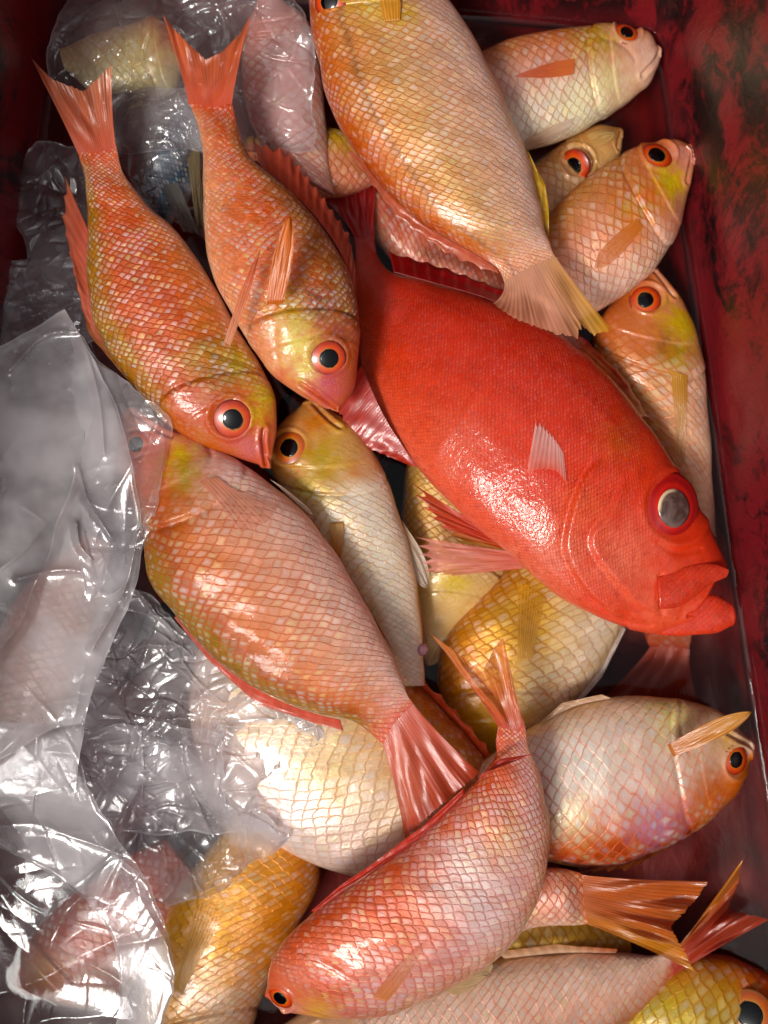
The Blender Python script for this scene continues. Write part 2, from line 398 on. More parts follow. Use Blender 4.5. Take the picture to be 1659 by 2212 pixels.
def build_water():
    t = NT('bloody_water')
    oc = t.node('ShaderNodeTexCoord').outputs['Object']
    nz = t.node('ShaderNodeTexNoise', Vector=oc, Scale=30.0, Detail=2.0)
    bp = t.node('ShaderNodeBump', Strength=0.15, Distance=0.004, Height=nz.outputs['Fac'])
    geo = t.node('ShaderNodeNewGeometry')     # the same reflection from above and from below: the film does not bend light
    ior = t.math('ADD', 1.33, t.math('MULTIPLY', geo.outputs['Backfacing'], 1 / 1.33 - 1.33))
    fr = t.node('ShaderNodeFresnel', IOR=ior, Normal=bp.outputs[0])
    tp = t.node('ShaderNodeBsdfTransparent', Color=(1, 1, 1))
    gl = t.node('ShaderNodeBsdfGlossy', Roughness=0.03, Normal=bp.outputs[0])
    t.surf(t.mixs(fr.outputs[0], tp.outputs[0], gl.outputs[0]))
    va = t.node('ShaderNodeVolumeAbsorption', Color=(0.66, 0.26, 0.18), Density=30.0)
    t.l.new(va.outputs[0], t.out.inputs['Volume'])
    n = len(loop_w); rings = []
    for ins, dz in ((0.0004, 0.0034), (0.0012, 0.0018), (0.0024, 0.0007), (0.0042, 0.0001), (0.008, 0.0), (0.03, 0.0)):
        rings.append(np.concatenate([loop_at(ZW, -ins), np.full((n, 1), ZW + dz)], 1))
    low = []
    for z in (0.03, 0.018, 0.0045):
        low.append(np.concatenate([loop_at(z, -0.0045), np.full((n, 1), z)], 1))
    R = low[::-1] + rings
    V = np.array(R).reshape(-1, 3)
    fs = [tuple(q) for q in grid_faces(len(R), n, wrap=True)]
    fs.append(tuple(range(n))); fs.append(tuple((len(R) - 1) * n + i for i in range(n)))
    o = mesh_obj('water', V, fs, t.m); o['kind'] = 'structure'; fix_normals(o)
build_water()

# ------------------------------------------------------------------ fish
FIN = fin_mat()
EYE_RED = eye_mat('red_iris', [(0.0, '#0a0608'), (0.49, '#140a08'), (0.53, '#c87a20'), (0.57, '#dc5808'), (0.74, '#d44008'), (0.88, '#b03008'), (0.97, '#84200c')], stripes=0.3)
EYE_ORANGE = eye_mat('orange_iris', [(0.0, '#0a0608'), (0.49, '#1a0c06'), (0.54, '#d89030'), (0.62, '#d86c10'), (0.82, '#c05010'), (0.97, '#a06430')], stripes=0.3)
EYE_BIG = eye_mat('big_red_iris', [(0.0, '#7a2018'), (0.50, '#b01810'), (0.60, '#d8200f'), (0.75, '#a81010'), (0.88, '#c21a12'), (1.0, '#8c0d0d')], stripes=0.22)
PUPIL = plain('black_pupil', '#050508', 0.04, 0.0)
def grey_pupil():
    t = NT('clouded_pupil')
    at = t.attr('rad').outputs['Vector']; sp = t.node('ShaderNodeSeparateXYZ', Vector=at)
    nz = t.node('ShaderNodeTexNoise', Vector=at, Scale=0.9, Detail=2.0, Distortion=0.8)
    c = t.mixc(t.ramp(nz.outputs['Fac'], 0.35, 0.65), lin('#4a3a34'), lin('#78645c'))
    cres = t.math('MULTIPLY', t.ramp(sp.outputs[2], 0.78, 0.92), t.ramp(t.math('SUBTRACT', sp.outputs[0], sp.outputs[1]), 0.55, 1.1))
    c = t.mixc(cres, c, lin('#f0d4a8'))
    p = t.node('ShaderNodeBsdfPrincipled', Base_Color=c, Roughness=0.15, Coat_Weight=1.0, Coat_Roughness=0.03)
    t.surf(p.outputs[0]); return t.m
PUPIL_GREY = grey_pupil()
bvhs = {}
ALLV, ALLF = [], []
def cast(bvh, px, py):
    d = Vector(((px - CX) / F, -(py - CY) / F, -1.0)).normalized()
    r = bvh.ray_cast(Vector((0, 0, H)), d)
    return r

def loft(pairs, z, tk, ns, na, cap, flat=0.0):
    """closed body through pairs of outline points, snout first"""
    P = np.asarray(pairs, float)
    mid = (P[:, :2] + P[:, 2:]) / 2
    T = np.concatenate([[0], np.cumsum(np.linalg.norm(np.diff(mid, axis=0), axis=1))])
    q = np.linspace(0, 1, ns); ts = T[-1] * (0.55 * q + 0.45 * q**1.7)
    Q = hermite(ts, T, P)
    dv = (Q[:, :2] - Q[:, 2:]) / 2; c = (Q[:, :2] + Q[:, 2:]) / 2
    s = ts / T[-1]
    # rounded cap ahead of the first pair
    nc = 9
    ax = c[0] - c[1]; ax /= np.linalg.norm(ax)
    e = np.linalg.norm(dv[0]) * cap
    ph = np.linspace(math.pi / 2 * 0.985, 0, nc, endpoint=False)
    dcap = dv[0][None] * np.cos(ph)[:, None]; ccap = c[0][None] + ax[None] * e * np.sin(ph)[:, None]
    dv = np.concatenate([dcap, dv]); c = np.concatenate([ccap, c]); s = np.concatenate([np.zeros(nc), s]); ts = np.concatenate([-e * np.sin(ph), ts])
    hw = np.linalg.norm(dv, axis=1)
    z = np.atleast_1d(np.asarray(z, float))
    zz = np.interp(s, np.linspace(0, 1, len(z)), z)
    th = np.arange(na) / na * 2 * math.pi
    if callable(tk): tkk = tk(s)
    else: tkk = np.full_like(s, tk)
    tkk = np.asarray(tkk) * (1 - flat * sstep(0.86, 1.0, s))
    px = c[:, None, :] + dv[:, None, :] * np.cos(th)[None, :, None]
    k = (H - zz) / F
    dz = (hw * k * tkk)[:, None] * (np.sign(np.sin(th)) * np.abs(np.sin(th))**0.92)[None, :]
    Xc = W(px[..., 0], px[..., 1], np.broadcast_to(zz[:, None], px.shape[:2]))
    X = Xc.copy(); X[..., 2] += dz * 0.88
    return dict(X=X, px=px, s=s, ts=ts, hw=hw, zz=zz, th=th, c=c)

def normals(X):
    a = np.gradient(X, axis=0); b = np.roll(X, -1, 1) - np.roll(X, 1, 1)
    n = np.cross(a, b); n /= np.linalg.norm(n, axis=-1, keepdims=True) + 1e-12
    return n

def polydist(px, py, pl):
    pl = np.asarray(pl, float); best = np.full(px.shape, 1e9); side = np.zeros(px.shape)
    for i in range(len(pl) - 1):
        a, b = pl[i], pl[i + 1]; d = b - a; L = d @ d
        t = np.clip(((px - a[0]) * d[0] + (py - a[1]) * d[1]) / L, 0, 1)
        dx = px - (a[0] + t * d[0]); dy = py - (a[1] + t * d[1]); r = np.hypot(dx, dy)
        m = r < best; best = np.where(m, r, best)
        side = np.where(m, np.sign(d[0] * (py - a[1]) - d[1] * (px - a[0])), side)
    return best, side

def add_fin(name, root, org, base, edge, zb, ze, c0, c1, tr=0.15, rays=16, jag=0.0, jn=0, bvh=None, lift=(0.001, 0.003), wav=0.0012, c2=None, nu=72, nv=22, fray=0.012, th=0.0007, sm=True, pw=1.0, leaf=None):
    if leaf is None: leaf = name in ('pectoral_fin', 'pelvic_fin') and root.name.startswith('bream')
    bpts = resample(base, nu, smooth=sm and len(base) > 2); epts = resample(edge, nu)
    if jag and jn:
        u = np.linspace(0, 1, nu); fr = (u * jn) % 1.0
        pull = jag * (np.sin(math.pi * fr)**0.7)
        epts = epts + (bpts - epts) * pull[:, None]
    fz = nrg.uniform(-1, 1, nu); fz = (fz + np.roll(fz, 1)) / 2
    epts = epts + (bpts - epts) * (fray * fz)[:, None]
    u = np.linspace(0, 1, nu); v = np.linspace(0, 1, nv)
    zb = np.interp(u, np.linspace(0, 1, np.size(zb)), np.atleast_1d(zb)); ze = np.interp(u, np.linspace(0, 1, np.size(ze)), np.atleast_1d(ze))
    vv = v[:, None]
    bm, em = bpts.mean(0), epts.mean(0)
    vl = (vv**(1.25 if name == 'tail_fin' else 1.08))[..., None]; v3 = vv[..., None]
    pp = bm * (1 - v3) + em * v3 + (bpts - bm)[None] * (1 - vl) + (epts - em)[None] * vl
    z = zb[None] * (1 - vv**pw) + ze[None] * vv**pw
    if leaf:        # rounded leaf: swells after the root, closes to a slanted tip
        mid_ = pp.mean(1, keepdims=True)
        wd = (0.75 + 0.8 * vv) * np.clip(1.0 - vv**2.2, 0.0, 1)**0.8 + 0.03
        pp = mid_ + (pp - mid_) * wd[..., None]
    sd = rnd.random() * 10
    z = z + wav * vv * perlin(u[None] * 5 + sd + vv * 0.6, vv * 1.6 + 0 * u[None], 3) * 1.6
    if bvh is not None:
        zs = np.full(z.shape, -1.0)
        for i in range(nv):
            for j in range(nu):
                r = cast(bvh, pp[i, j, 0], pp[i, j, 1])
                if r[0] is not None: zs[i, j] = r[0].z
        l = lift[0] * (1 - vv) + lift[1] * vv
        z = np.where(zs > 0, np.maximum(zs + l, z if bvh is ALLB.get('all') else zs + l), z)
        for _ in range(4):
            z[1:-1, 1:-1] = (z[1:-1, 1:-1] * 2 + z[:-2, 1:-1] + z[2:, 1:-1] + z[1:-1, :-2] + z[1:-1, 2:]) / 6
    ridge = 0.00004 * np.sin(2 * math.pi * rays * u)[None] * (1 - 0.3 * vv)
    X = W(pp[..., 0], pp[..., 1], z)
    t_ = th * (1 - 0.8 * vv)
    top = X.copy(); top[..., 2] += t_ / 2 + ridge; bot = X.copy(); bot[..., 2] -= t_ / 2
    c0 = lin(c0); c1 = lin(c1)
    col = c0[None, None] * (1 - vv[..., None]) + c1[None, None] * vv[..., None]
    col = np.broadcast_to(col, X.shape).copy()
    if c2 is not None:
        w = sstep(0.55, 1.0, u)[None, :, None] * (0.35 + 0.65 * vv[..., None]); col = col * (1 - w) + lin(c2) * w
    nz = perlin(u[None] * 9 + sd, vv * 3 + u[None] * 0, 8); col = col * (1 + 0.18 * nz[..., None])
    col = np.clip(col, 0.002, 0.95)
    fuv = np.stack([np.broadcast_to(u[None] * rays, z.shape), np.broadcast_to(vv * 2.0, z.shape), np.broadcast_to(min(tr, 0.75) * (0.35 + 0.9 * vv), z.shape)], -1)
    if tr >= 0.25:      # a bare membrane
        return mesh_obj(name, top.reshape(-1, 3), grid_faces(nv, nu), FIN, root, org,
             dict(Col=('FLOAT_COLOR', col.reshape(-1, 3)), fuv=('FLOAT_VECTOR', fuv.reshape(-1, 3))))
    n = nu * nv
    f1 = grid_faces(nv, nu); f2 = f1[:, ::-1] + n
    idx = np.arange(n).reshape(nv, nu)
    bd = np.concatenate([idx[0], idx[1:, -1], idx[-1, -2::-1], idx[-2:0:-1, 0]])
    b2 = np.roll(bd, -1)
    rim = np.stack([b2, bd, bd + n, b2 + n], -1)
    return mesh_obj(name, np.concatenate([top.reshape(-1, 3), bot.reshape(-1, 3)]), np.concatenate([f1, f2, rim]), FIN, root, org,
             dict(Col=('FLOAT_COLOR', np.tile(col.reshape(-1, 3), (2, 1))), fuv=('FLOAT_VECTOR', np.tile(fuv.reshape(-1, 3), (2, 1)))))

ALLB = {}
def add_eye(root, org, bvh, px, py, r, mat, pup, pr=0.50, bulge=0.20, tiltk=0.85, poff=(0, 0), base=0.05):
    h = cast(bvh, px, py)
    if h[0] is None: return
    p = np.array(h[0]); n = np.array(h[1]); n = n if n[2] > 0 else -n
    n = n * tiltk + np.array([0, 0, 1 - tiltk]); n /= np.linalg.norm(n)
    R = r * (H - p[2]) / F
    t1 = np.cross(n, [0, 1, 0]); t1 /= np.linalg.norm(t1); t2 = np.cross(n, t1)
    def dome(R, hgt, base, nr, na, name, m, par, off=np.zeros(3), lo=0.0):
        V = []; A = []
        for i in range(nr + 1):
            q = i / nr
            for j in range(na):
                a = 2 * math.pi * j / na
                V.append(p + off + t1 * math.cos(a) * R * q + t2 * math.sin(a) * R * q + n * (base + hgt * (1 - q**2.2)))
                A.append((math.cos(a) * q, math.sin(a) * q, q))
        for j in range(na):          # skirt into the socket
            a = 2 * math.pi * j / na
            V.append(p + off + (t1 * math.cos(a) + t2 * math.sin(a)) * R * 0.97 + n * (base - R * 0.35)); A.append((math.cos(a), math.sin(a), 1))
        return mesh_obj(name, V, [tuple(x) for x in grid_faces(nr + 2, na, True)] + [tuple(range((nr + 1) * na, (nr + 2) * na))], m, par, org, dict(rad=('FLOAT_VECTOR', A)))
    pr = pr * rnd.uniform(0.94, 1.06); poff = (poff[0] + rnd.uniform(-0.05, 0.05), poff[1] + rnd.uniform(-0.05, 0.05))
    e = dome(R, R * bulge, R * base, 14, 48, 'eye', mat, root)
    R2 = R * pr
    off = t1 * poff[0] * R + t2 * poff[1] * R
    pl = dome(R2, R * 0.06, R * (base + bulge * (1 - pr**2.2) + 0.015), 8, 40, 'pupil', pup, None, off=off)
    pl.parent = e
    pl.location = (0, 0, 0)
    return e

def fish(label, pairs, z, stops, cat='fish', group='breams piled in the crate', tk=0.56, ss=24, sop=0.27, head=None, hmix=0.6, patches=(), eye=None, fins=(), mat=None,
         grooves=(), roll=0.0, ns=220, na=112, cap=0.5, name='bream', oper=0.0013, extra=None, vs=1.15, nocol=0.0, mouth=0.0014, sat=1.12, hsk=0.72, tail=None, sideline=None):
    b = loft(pairs, z, tk, ns, na, cap, 0.90 if tail else 0.0)
    X = b['X']; n0 = normals(X); s = b['s'][:, None]; th = b['th'][None]
    if n0[len(n0) // 2, na // 4, 2] < 0: n0 = -n0
    lat = np.where(th <= math.pi, th / math.pi, 2 - th / math.pi) + 0 * s
    px, py = b['px'][..., 0], b['px'][..., 1]
    top = (th < math.pi) & (s > -1)
    # gill cover, grooves, eye rim
    bow = 1 - (2 * np.clip(lat, 0, 1) - 1)**2
    so = sop * (0.80 + 0.24 * bow)
    disp = np.zeros(px.shape)
    disp += oper * (1 - sstep(so - 0.002, so + 0.006, s)) * sstep(so - 0.16, so - 0.02, s) * (bow**0.4) - 0.6 * oper * np.exp(-((s - so - 0.008) / 0.008)**2) * bow**0.4
    so2 = so * 0.70
    disp += oper * 0.5 * (1 - sstep(so2 - 0.003, so2 + 0.008, s)) * sstep(so2 - 0.1, so2 - 0.02, s) * bow**0.6
    for g_ in grooves:
        if len(g_) == 4:        # a bony plate: raised on the eye's side of the line, ending in a sharp edge
            pl, w, d, _k = g_
            r, sd = polydist(px, py, resample(pl, 40, True))
            _r, s0 = polydist(np.array([float(eye[0])]), np.array([float(eye[1])]), resample(pl, 40, True))
            ends = np.minimum(np.hypot(px - pl[0][0], py - pl[0][1]), np.hypot(px - pl[-1][0], py - pl[-1][1]))
            xs = r * np.where(sd == s0[0], 1.0, -1.0)
            disp += np.where(top, (d * sstep(-5, 6, xs) * np.exp(-(np.maximum(xs, 0) / w)**1.4) - 0.35 * d * np.exp(-((xs + 8) / 6.0)**2)) * sstep(0, 40, ends), 0)
            continue
        pl, w, d = g_
        r, sd = polydist(px, py, resample(pl, 24, True))
        disp += np.where(top, -d * np.exp(-(r / w)**2), 0)
    if mouth and head is not None:
        c0_ = b['c'][0]; c1_ = b['c'][-1]; ml = hw0 = b['hw'].max()
        mp_ = [(b['px'][9 + int(q * 30), int(na * (0.30 + 0.06 * q))]) for q in (0.0, 0.4, 0.8, 1.0)]
        r, sd = polydist(px, py, mp_)
        disp += np.where(top, -mouth * np.exp(-(r / 3.2)**2) + 0.5 * mouth * np.exp(-((r - 8) / 5)**2) * (s < 0.12), 0)
    if eye:
        r = np.hypot(px - eye[0], py - eye[1])
        disp += np.where(top, 0.0010 * np.exp(-((r - eye[2] * 1.06) / (eye[2] * 0.12))**2) * 0.9 - np.where(top, 0.0012 * np.exp(-(r / (eye[2] * 0.85))**4), 0), 0)
    body_noise = perlin(b['ts'][:, None] / 70.0 + 0 * th, np.cos(th) * b['hw'][:, None] / 60 + 3.3 + 0 * s, len(bvhs))
    disp += 0.0006 * body_noise * sstep(0, 0.1, s) * (s < 0.98)
    X = X + n0 * disp[..., None]
    # base colour over the anatomy
    L = np.clip(lat + roll, 0, 1)
    tp = [q[0] for q in stops]; tc = np.array([lin(q[1]) for q in stops])
    wl_ = L + 0.035 * perlin(b['ts'][:, None] / 40 + 0 * th, L * 6 + 0 * s, 21)
    col = np.stack([np.interp(wl_, tp, tc[:, k]) for k in range(3)], -1)
    hmask = 1 - sstep(so * 0.80, so * 1.02, s)
    if head is not None:
        wv = (hmask * hmix * (1 - 0.25 * perlin(px / 30, py / 30, 4)))[..., None]; wv = np.clip(wv, 0, 1)
        col = col * (1 - wv) + lin(head) * wv
    for (qx, qy, qr, qc, qs) in patches:
        r = np.hypot(px - qx, py - qy) / (qr * 1.12 * (1 + 0.5 * perlin(px / (qr * 0.5) + qx, py / (qr * 0.5), 5)))
        ret = 0.75 + 0.5 * sstep(-0.25, 0.35, perlin(px / 9 + qy, py / 9, 14))
        wv = (np.clip(qs * 1.15 * ret, 0, 0.95) * np.exp(-np.clip(r, 0, 9)**2 * 1.0) * top)[..., None]
        col = col * (1 - wv) + lin(qc) * wv
    if tail:
        wv = (0.95 * sstep(0.93, 1.0, s) * (1 + 0 * lat))[..., None]; col = col * (1 - wv) + lin(tail.get('c0', '#d8502c')) * wv
    if sideline:
        d = np.exp(-((L - sideline[0]) / 0.018)**2) * (1 - hmask)
        wv = (d * sideline[2])[..., None]; col = col * (1 - wv) + lin(sideline[1]) * wv
    lum = col @ np.array([0.3, 0.6, 0.1]); col = lum[..., None] + (col - lum[..., None]) * sat
    col = np.clip(col, 0.003, 0.95)
    hm = b['hw'] + 0; hmx = hm.max()
    he = hmx**0.45 * np.maximum(hm, hmx * 0.12)**0.55
    ss = ss * 0.86
    du = np.diff(b['ts'], prepend=b['ts'][0]) / (ss * (he / hmx)**0.8)
    uu = np.cumsum(du)[:, None] + 0 * th
    vvv = (np.where(th <= math.pi, th / math.pi - 0.5, 1.5 - th / math.pi)) * 2.35 * (he[:, None]) / (ss * vs * (he[:, None] / hmx)**0.25) + 0 * s
    vvv = vvv + np.where(th > math.pi, 40.37, 0)
    off = rnd.random() * 50
    hsc = hmask * (hsk + (1 - hsk) * (1 - sstep(so * 0.35, so * 0.7, s)))
    suv = np.stack([uu + off, vvv + off * 0.7, np.clip(hsc + nocol, 0, 1)], -1)
    n_ = X.shape[0]
    org = np.array([*X.mean((0, 1))[:2], X[..., 2].min()])
    root = bpy.data.objects.new(name, None); COL.objects.link(root); root.location = Vector(org); root.empty_display_size = 0.01
    root['label'] = label; root['category'] = cat
    if group: root['group'] = group
    fcs = grid_faces(n_, na, True)
    V = X.reshape(-1, 3)
    # end caps
    V = np.concatenate([V, X[0].mean(0)[None], X[-1].mean(0)[None]])
    fs = [tuple(q) for q in fcs]
    k0 = n_ * na
    fs += [(j, k0, (j + 1) % na) for j in range(na)]
    fs += [((n_ - 1) * na + j, (n_ - 1) * na + (j + 1) % na, k0 + 1) for j in range(na)]
    def ext(a, z_=0): return np.concatenate([a.reshape(-1, a.shape[-1]), a[0].mean(0)[None], a[-1].mean(0)[None]])
    mesh_obj('body', V, fs, mat, root, org, dict(Col=('FLOAT_COLOR', ext(np.concatenate([col, (1 - 0.7 * sstep(0.62, 0.98, L + 0.12 * perlin(px / 60, py / 60, 77)))[..., None]], -1))), suv=('FLOAT_VECTOR', ext(suv))))
    # coarse copy for casting
    Xc = X[::3, ::4]; fc = grid_faces(Xc.shape[0], Xc.shape[1], True)
    vl = [Vector(p) for p in Xc.reshape(-1, 3)]
    bv = BVHTree.FromPolygons(vl, [tuple(q) for q in fc])
    o0 = len(ALLV); ALLV.extend(vl); ALLF.extend([tuple(int(x) + o0 for x in q) for q in fc])
    bvhs[label] = bv
    if eye:
        em = {'red': EYE_RED, 'orange': EYE_ORANGE, 'big': EYE_BIG}[eye[3] if len(eye) > 3 else 'red']
        kw = eye[4] if len(eye) > 4 else {}
        add_eye(root, org, bv, eye[0], eye[1], eye[2], em, PUPIL_GREY if em is EYE_BIG else PUPIL, **kw)
    P = np.asarray(pairs, float)
    if tail:
        zt = float(b['zz'][-1])
        a, c_ = P[-1][:2], P[-1][2:]; a2, c2_ = P[-2][:2], P[-2][2:]
        kk = tail.get('tuck', 0.25)
        base = [a + (a2 - a) * kk * 0.4, (a + c_) / 2 + ((a2 + c2_) / 2 - (a + c_) / 2) * kk, c_ + (c2_ - c_) * kk * 0.4]
        add_fin('tail_fin', root, org, base, tail['edge'], zt + 0.0005, tail.get('z', zt), tail.get('c0', '#d8502c'), tail.get('c1', '#e08050'), tr=max(0.26, tail.get('tr', 0.28)),
                rays=tail.get('rays', 20), c2=tail.get('c2'), nu=110, nv=40, fray=tail.get('fray', 0.016), jag=tail.get('jag', 0.018), jn=tail.get('rays', 20), th=0.0013, wav=tail.get('wav', 0.0024), pw=tail.get('pw', 1.0))
    for f in fins:
        f = dict(f); nm = f.pop('n'); on = f.pop('on', False)
        zz_ = f.pop('z', None)
        if zz_ is None: zz_ = (float(np.mean(b['zz'])),) * 2
        add_fin(nm, root, org, f.pop('base'), f.pop('edge'), zz_[0], zz_[1], f.pop('c0', '#d8502c'), f.pop('c1', '#e08050'), bvh=bv if on else None, **f)
    b['org'] = org; b['root'] = root; b['X'] = X; b['bvh'] = bv
    return b

# skins -------------------------------------------------------------
SK_RED = skin_mat('bigeye_skin', lat_col='#b42406', lat=0.42, lw=0.12, var=0.35, irid=0.04, metal=0.0, bump=0.6, rough=0.5, mott=0.5, mott_col='#b82a10', coat=0.9, wet=0.28, dia=0.1, fl=0.5, spec=0.12)
SK_OR = skin_mat('orange_bream_skin', lat_col='#bc440c', lat=0.36, lw=0.15, var=0.65, irid=0.36, metal=0.10, bump=0.7, mott=0.35, mott_col='#cc480c', dia=0.2, fl=0.8)
SK_PALE = skin_mat('pale_bream_skin', lat_col='#cc6020', lat=0.42, lw=0.085, var=0.5, irid=0.26, metal=0.15, bump=0.6, mott=0.3, mott_col='#d07a34', dia=0.35, fl=0.85)
SK_BOLD = skin_mat('bold_lattice_skin', lat_col='#cf5e2a', lat=0.7, lw=0.075, var=0.45, irid=0.32, metal=0.15, bump=0.6, mott=0.2, mott_col='#d88a50', dia=0.5, fl=0.6)
SK_J = skin_mat('lattice_bream_skin', lat_col='#cc5412', lat=0.55, lw=0.085, var=0.5, irid=0.24, metal=0.06, bump=0.55, mott=0.25, mott_col='#c4540e', dia=0.65, fl=0.6, coat=0.25, rough=0.45)
SK_WHITE = skin_mat('white_bream_skin', lat_col='#dc9448', lat=0.42, lw=0.08, var=0.45, irid=0.3, metal=0.2, bump=0.6, mott=0.25, mott_col='#e0a850', dia=0.35, fl=0.9)
SK_GOLD = skin_mat('golden_bream_skin', lat_col='#c06a0c', lat=0.6, lw=0.09, var=0.6, irid=0.25, metal=0.22, bump=0.6, mott=0.4, mott_col='#d48c0c', dia=0.35, fl=0.75)
SK_PINK = skin_mat('pink_bream_skin', lat_col='#cc4c20', lat=0.42, lw=0.10, var=0.5, irid=0.3, metal=0.14, bump=0.6, mott=0.4, mott_col='#d0501c', dia=0.25, fl=0.8)
SK_BLUE = skin_mat('mackerel_skin', lat_col='#20262c', lat=0.25, lw=0.1, var=0.4, irid=0.2, metal=0.55, bump=0.3, mott=0.3, mott_col='#2a3038')

OR_STOPS = [(0, '#70480c'), (0.12, '#a07414'), (0.27, '#ac761c'), (0.36, '#bc541c'), (0.6, '#cc5a26'), (0.8, '#d87c48'), (1, '#eab08c')]
PALE_STOPS = [(0, '#b85a2c'), (0.15, '#c87840'), (0.32, '#d29a5c'), (0.5, '#dcb89c'), (0.72, '#e6ccc0'), (1, '#ecd4b8')]

# ---- fish on the floor of the crate, then upwards
fish('dim reddish bream deep between the red fish and the topmost long pale bream', [(760, 420, 770, 450), (800, 385, 830, 545), (880, 415, 890, 595), (970, 480, 960, 615), (1050, 540, 1040, 640), (1130, 600, 1120, 660)], 0.030,
     [(0, '#b8402c'), (0.5, '#c86a54'), (1, '#d89a80')], mat=SK_PINK, ss=22, sop=0.02, head=None)
fish('submerged bream by right wall showing only its brown red tail below the red jaw', [(1405, 1080, 1445, 1080), (1370, 1190, 1490, 1190), (1376, 1290, 1500, 1295), (1392, 1370, 1494, 1378), (1405, 1400, 1488, 1405)], 0.022,
     [(0, '#b85a38'), (0.5, '#c87a54'), (1, '#d89a78')], mat=SK_PINK, tail=dict(edge=[(1272, 1535), (1390, 1560), (1512, 1528)], c0='#c85a34', c1='#c8603c', z=0.016, rays=22))
fish('yellowish bream with red ringed eye, sunk between two breams by upper right wall', [(1335, 276, 1342, 300), (1295, 270, 1335, 345), (1235, 298, 1305, 395), (1170, 340, 1260, 455), (1100, 400, 1170, 525)], 0.034,
     [(0, '#c8823c'), (0.5, '#d0a070'), (1, '#d8b890')], mat=SK_PALE, eye=(1243, 358, 36), head='#cfa060', sop=0.45,
     fins=[dict(n='pectoral_fin', base=[(1265, 290), (1285, 320)], edge=[(1320, 276), (1338, 296)], z=(0.05, 0.05), c0='#c89a50', c1='#d0b068', tr=0.3)])
fish('pale yellow bream belly between the white bream and the red fish pelvic fins', [(918, 1430, 942, 1430), (892, 1375, 992, 1362), (876, 1290, 1055, 1300), (868, 1200, 1095, 1235), (868, 1100, 1095, 1150), (880, 1000, 1050, 1060), (900, 930, 1000, 980)], 0.034,
     [(0, '#c89440'), (0.4, '#d8b070'), (1, '#e0c090')], mat=SK_GOLD, ss=20, head='#dcb878', sop=0.45,
     patches=[(975, 1250, 30, '#c8b020', 0.7), (920, 1170, 30, '#b8862c', 0.6)])
fish('golden bream with a yellow pectoral fin lying below the red fish', [(1050, 1690, 1090, 1690), (990, 1620, 1150, 1605), (955, 1540, 1215, 1540), (945, 1450, 1290, 1450), (965, 1370, 1345, 1350), (1020, 1300, 1380, 1270), (1090, 1230, 1390, 1200), (1160, 1150, 1380, 1130), (1230, 1080, 1340, 1060)], 0.037,
     [(0, '#b86a18'), (0.18, '#d08a1c'), (0.4, '#dca83c'), (0.52, '#e0c490'), (0.75, '#e6d2b8'), (1, '#e0c080')], mat=SK_GOLD, ss=30, head='#c8941c', sop=0.30, hmix=0.5, tk=0.46,
     patches=[(1130, 1350, 60, '#e0a810', 0.7), (1010, 1440, 50, '#c8641a', 0.6), (1060, 1560, 45, '#d8a81c', 0.7), (1060, 1450, 40, '#d8a020', .6)],
     fins=[dict(n='pectoral_fin', base=[(1118, 1428), (1150, 1424)], edge=[(1118, 1255), (1150, 1262), (1178, 1285)], on=True, lift=(0.0012, 0.002), c0='#f0b408', c1='#f0bc18', tr=0.9, rays=9, leaf=False),
           dict(n='anal_fin', base=[(1345, 1352), (1290, 1452), (1215, 1540)], edge=[(1352, 1358), (1300, 1462), (1228, 1548)], z=(0.038, 0.040), c0='#d8c8c0', c1='#dccfc8', tr=0.2, rays=6)])
fish('pale gold fish wrapped in clear plastic at the top left', [(395, 85, 405, 120), (355, 50, 385, 190), (275, 55, 280, 200), (200, 75, 195, 195), (130, 105, 140, 150)], 0.052,
     [(0, '#c87a50'), (0.4, '#d8b070'), (0.8, '#e6d8a0'), (1, '#e6d8b0')], mat=SK_WHITE, ss=26, sop=0.3, patches=[(380, 90, 40, '#d8603c', 0.7), (290, 130, 50, '#e6dc90', 0.6)], group=None)
fish('dark blue grey mackerel between the two orange tails', [(475, 125, 492, 148), (430, 165, 476, 262), (360, 225, 448, 352), (310, 300, 408, 432), (292, 390, 375, 482), (300, 470, 340, 502)], 0.058,
     [(0, '#9a8c78'), (0.3, '#8c8a84'), (0.45, '#3c5266'), (0.75, '#24323e'), (0.9, '#a8acb4'), (1, '#c8c0a0')], mat=SK_BLUE, ss=14, name='mackerel', group=None, sop=0.02,
     fins=[dict(n='pelvic_fin', base=[(345, 400), (385, 395)], edge=[(395, 500), (430, 505)], z=(0.066, 0.070), c0='#5c5c58', c1='#6a665e', tr=0.4, rays=10),
           dict(n='anal_fin', base=[(405, 340), (430, 300)], edge=[(425, 500), (440, 490)], z=(0.066, 0.066), c0='#6c5c3c', c1='#7a6a48', tr=0.35, rays=9)])
fish('pink bream under the clear plastic beside the topmost pale bream', [(555, 5, 605, -5), (528, 85, 675, 65), (525, 180, 695, 165), (540, 262, 705, 270), (585, 335, 712, 362), (645, 385, 722, 420)], 0.052,
     [(0, '#c8604c'), (0.5, '#dc9a8c'), (1, '#e6b8a4')], mat=SK_PINK, ss=26, patches=[(650, 170, 40, '#d8482c', 0.5)], sop=0.2)
fish('dull yellow and pink bream low behind the upright orange dorsal fin', [(545, 300, 548, 340), (600, 280, 610, 408), (685, 275, 695, 428), (765, 290, 775, 415), (835, 330, 835, 380)], 0.044,
     [(0, '#c89a30'), (0.3, '#c8a040'), (0.5, '#c87a58'), (1, '#c8705c')], mat=SK_GOLD, ss=24, sop=0.02)
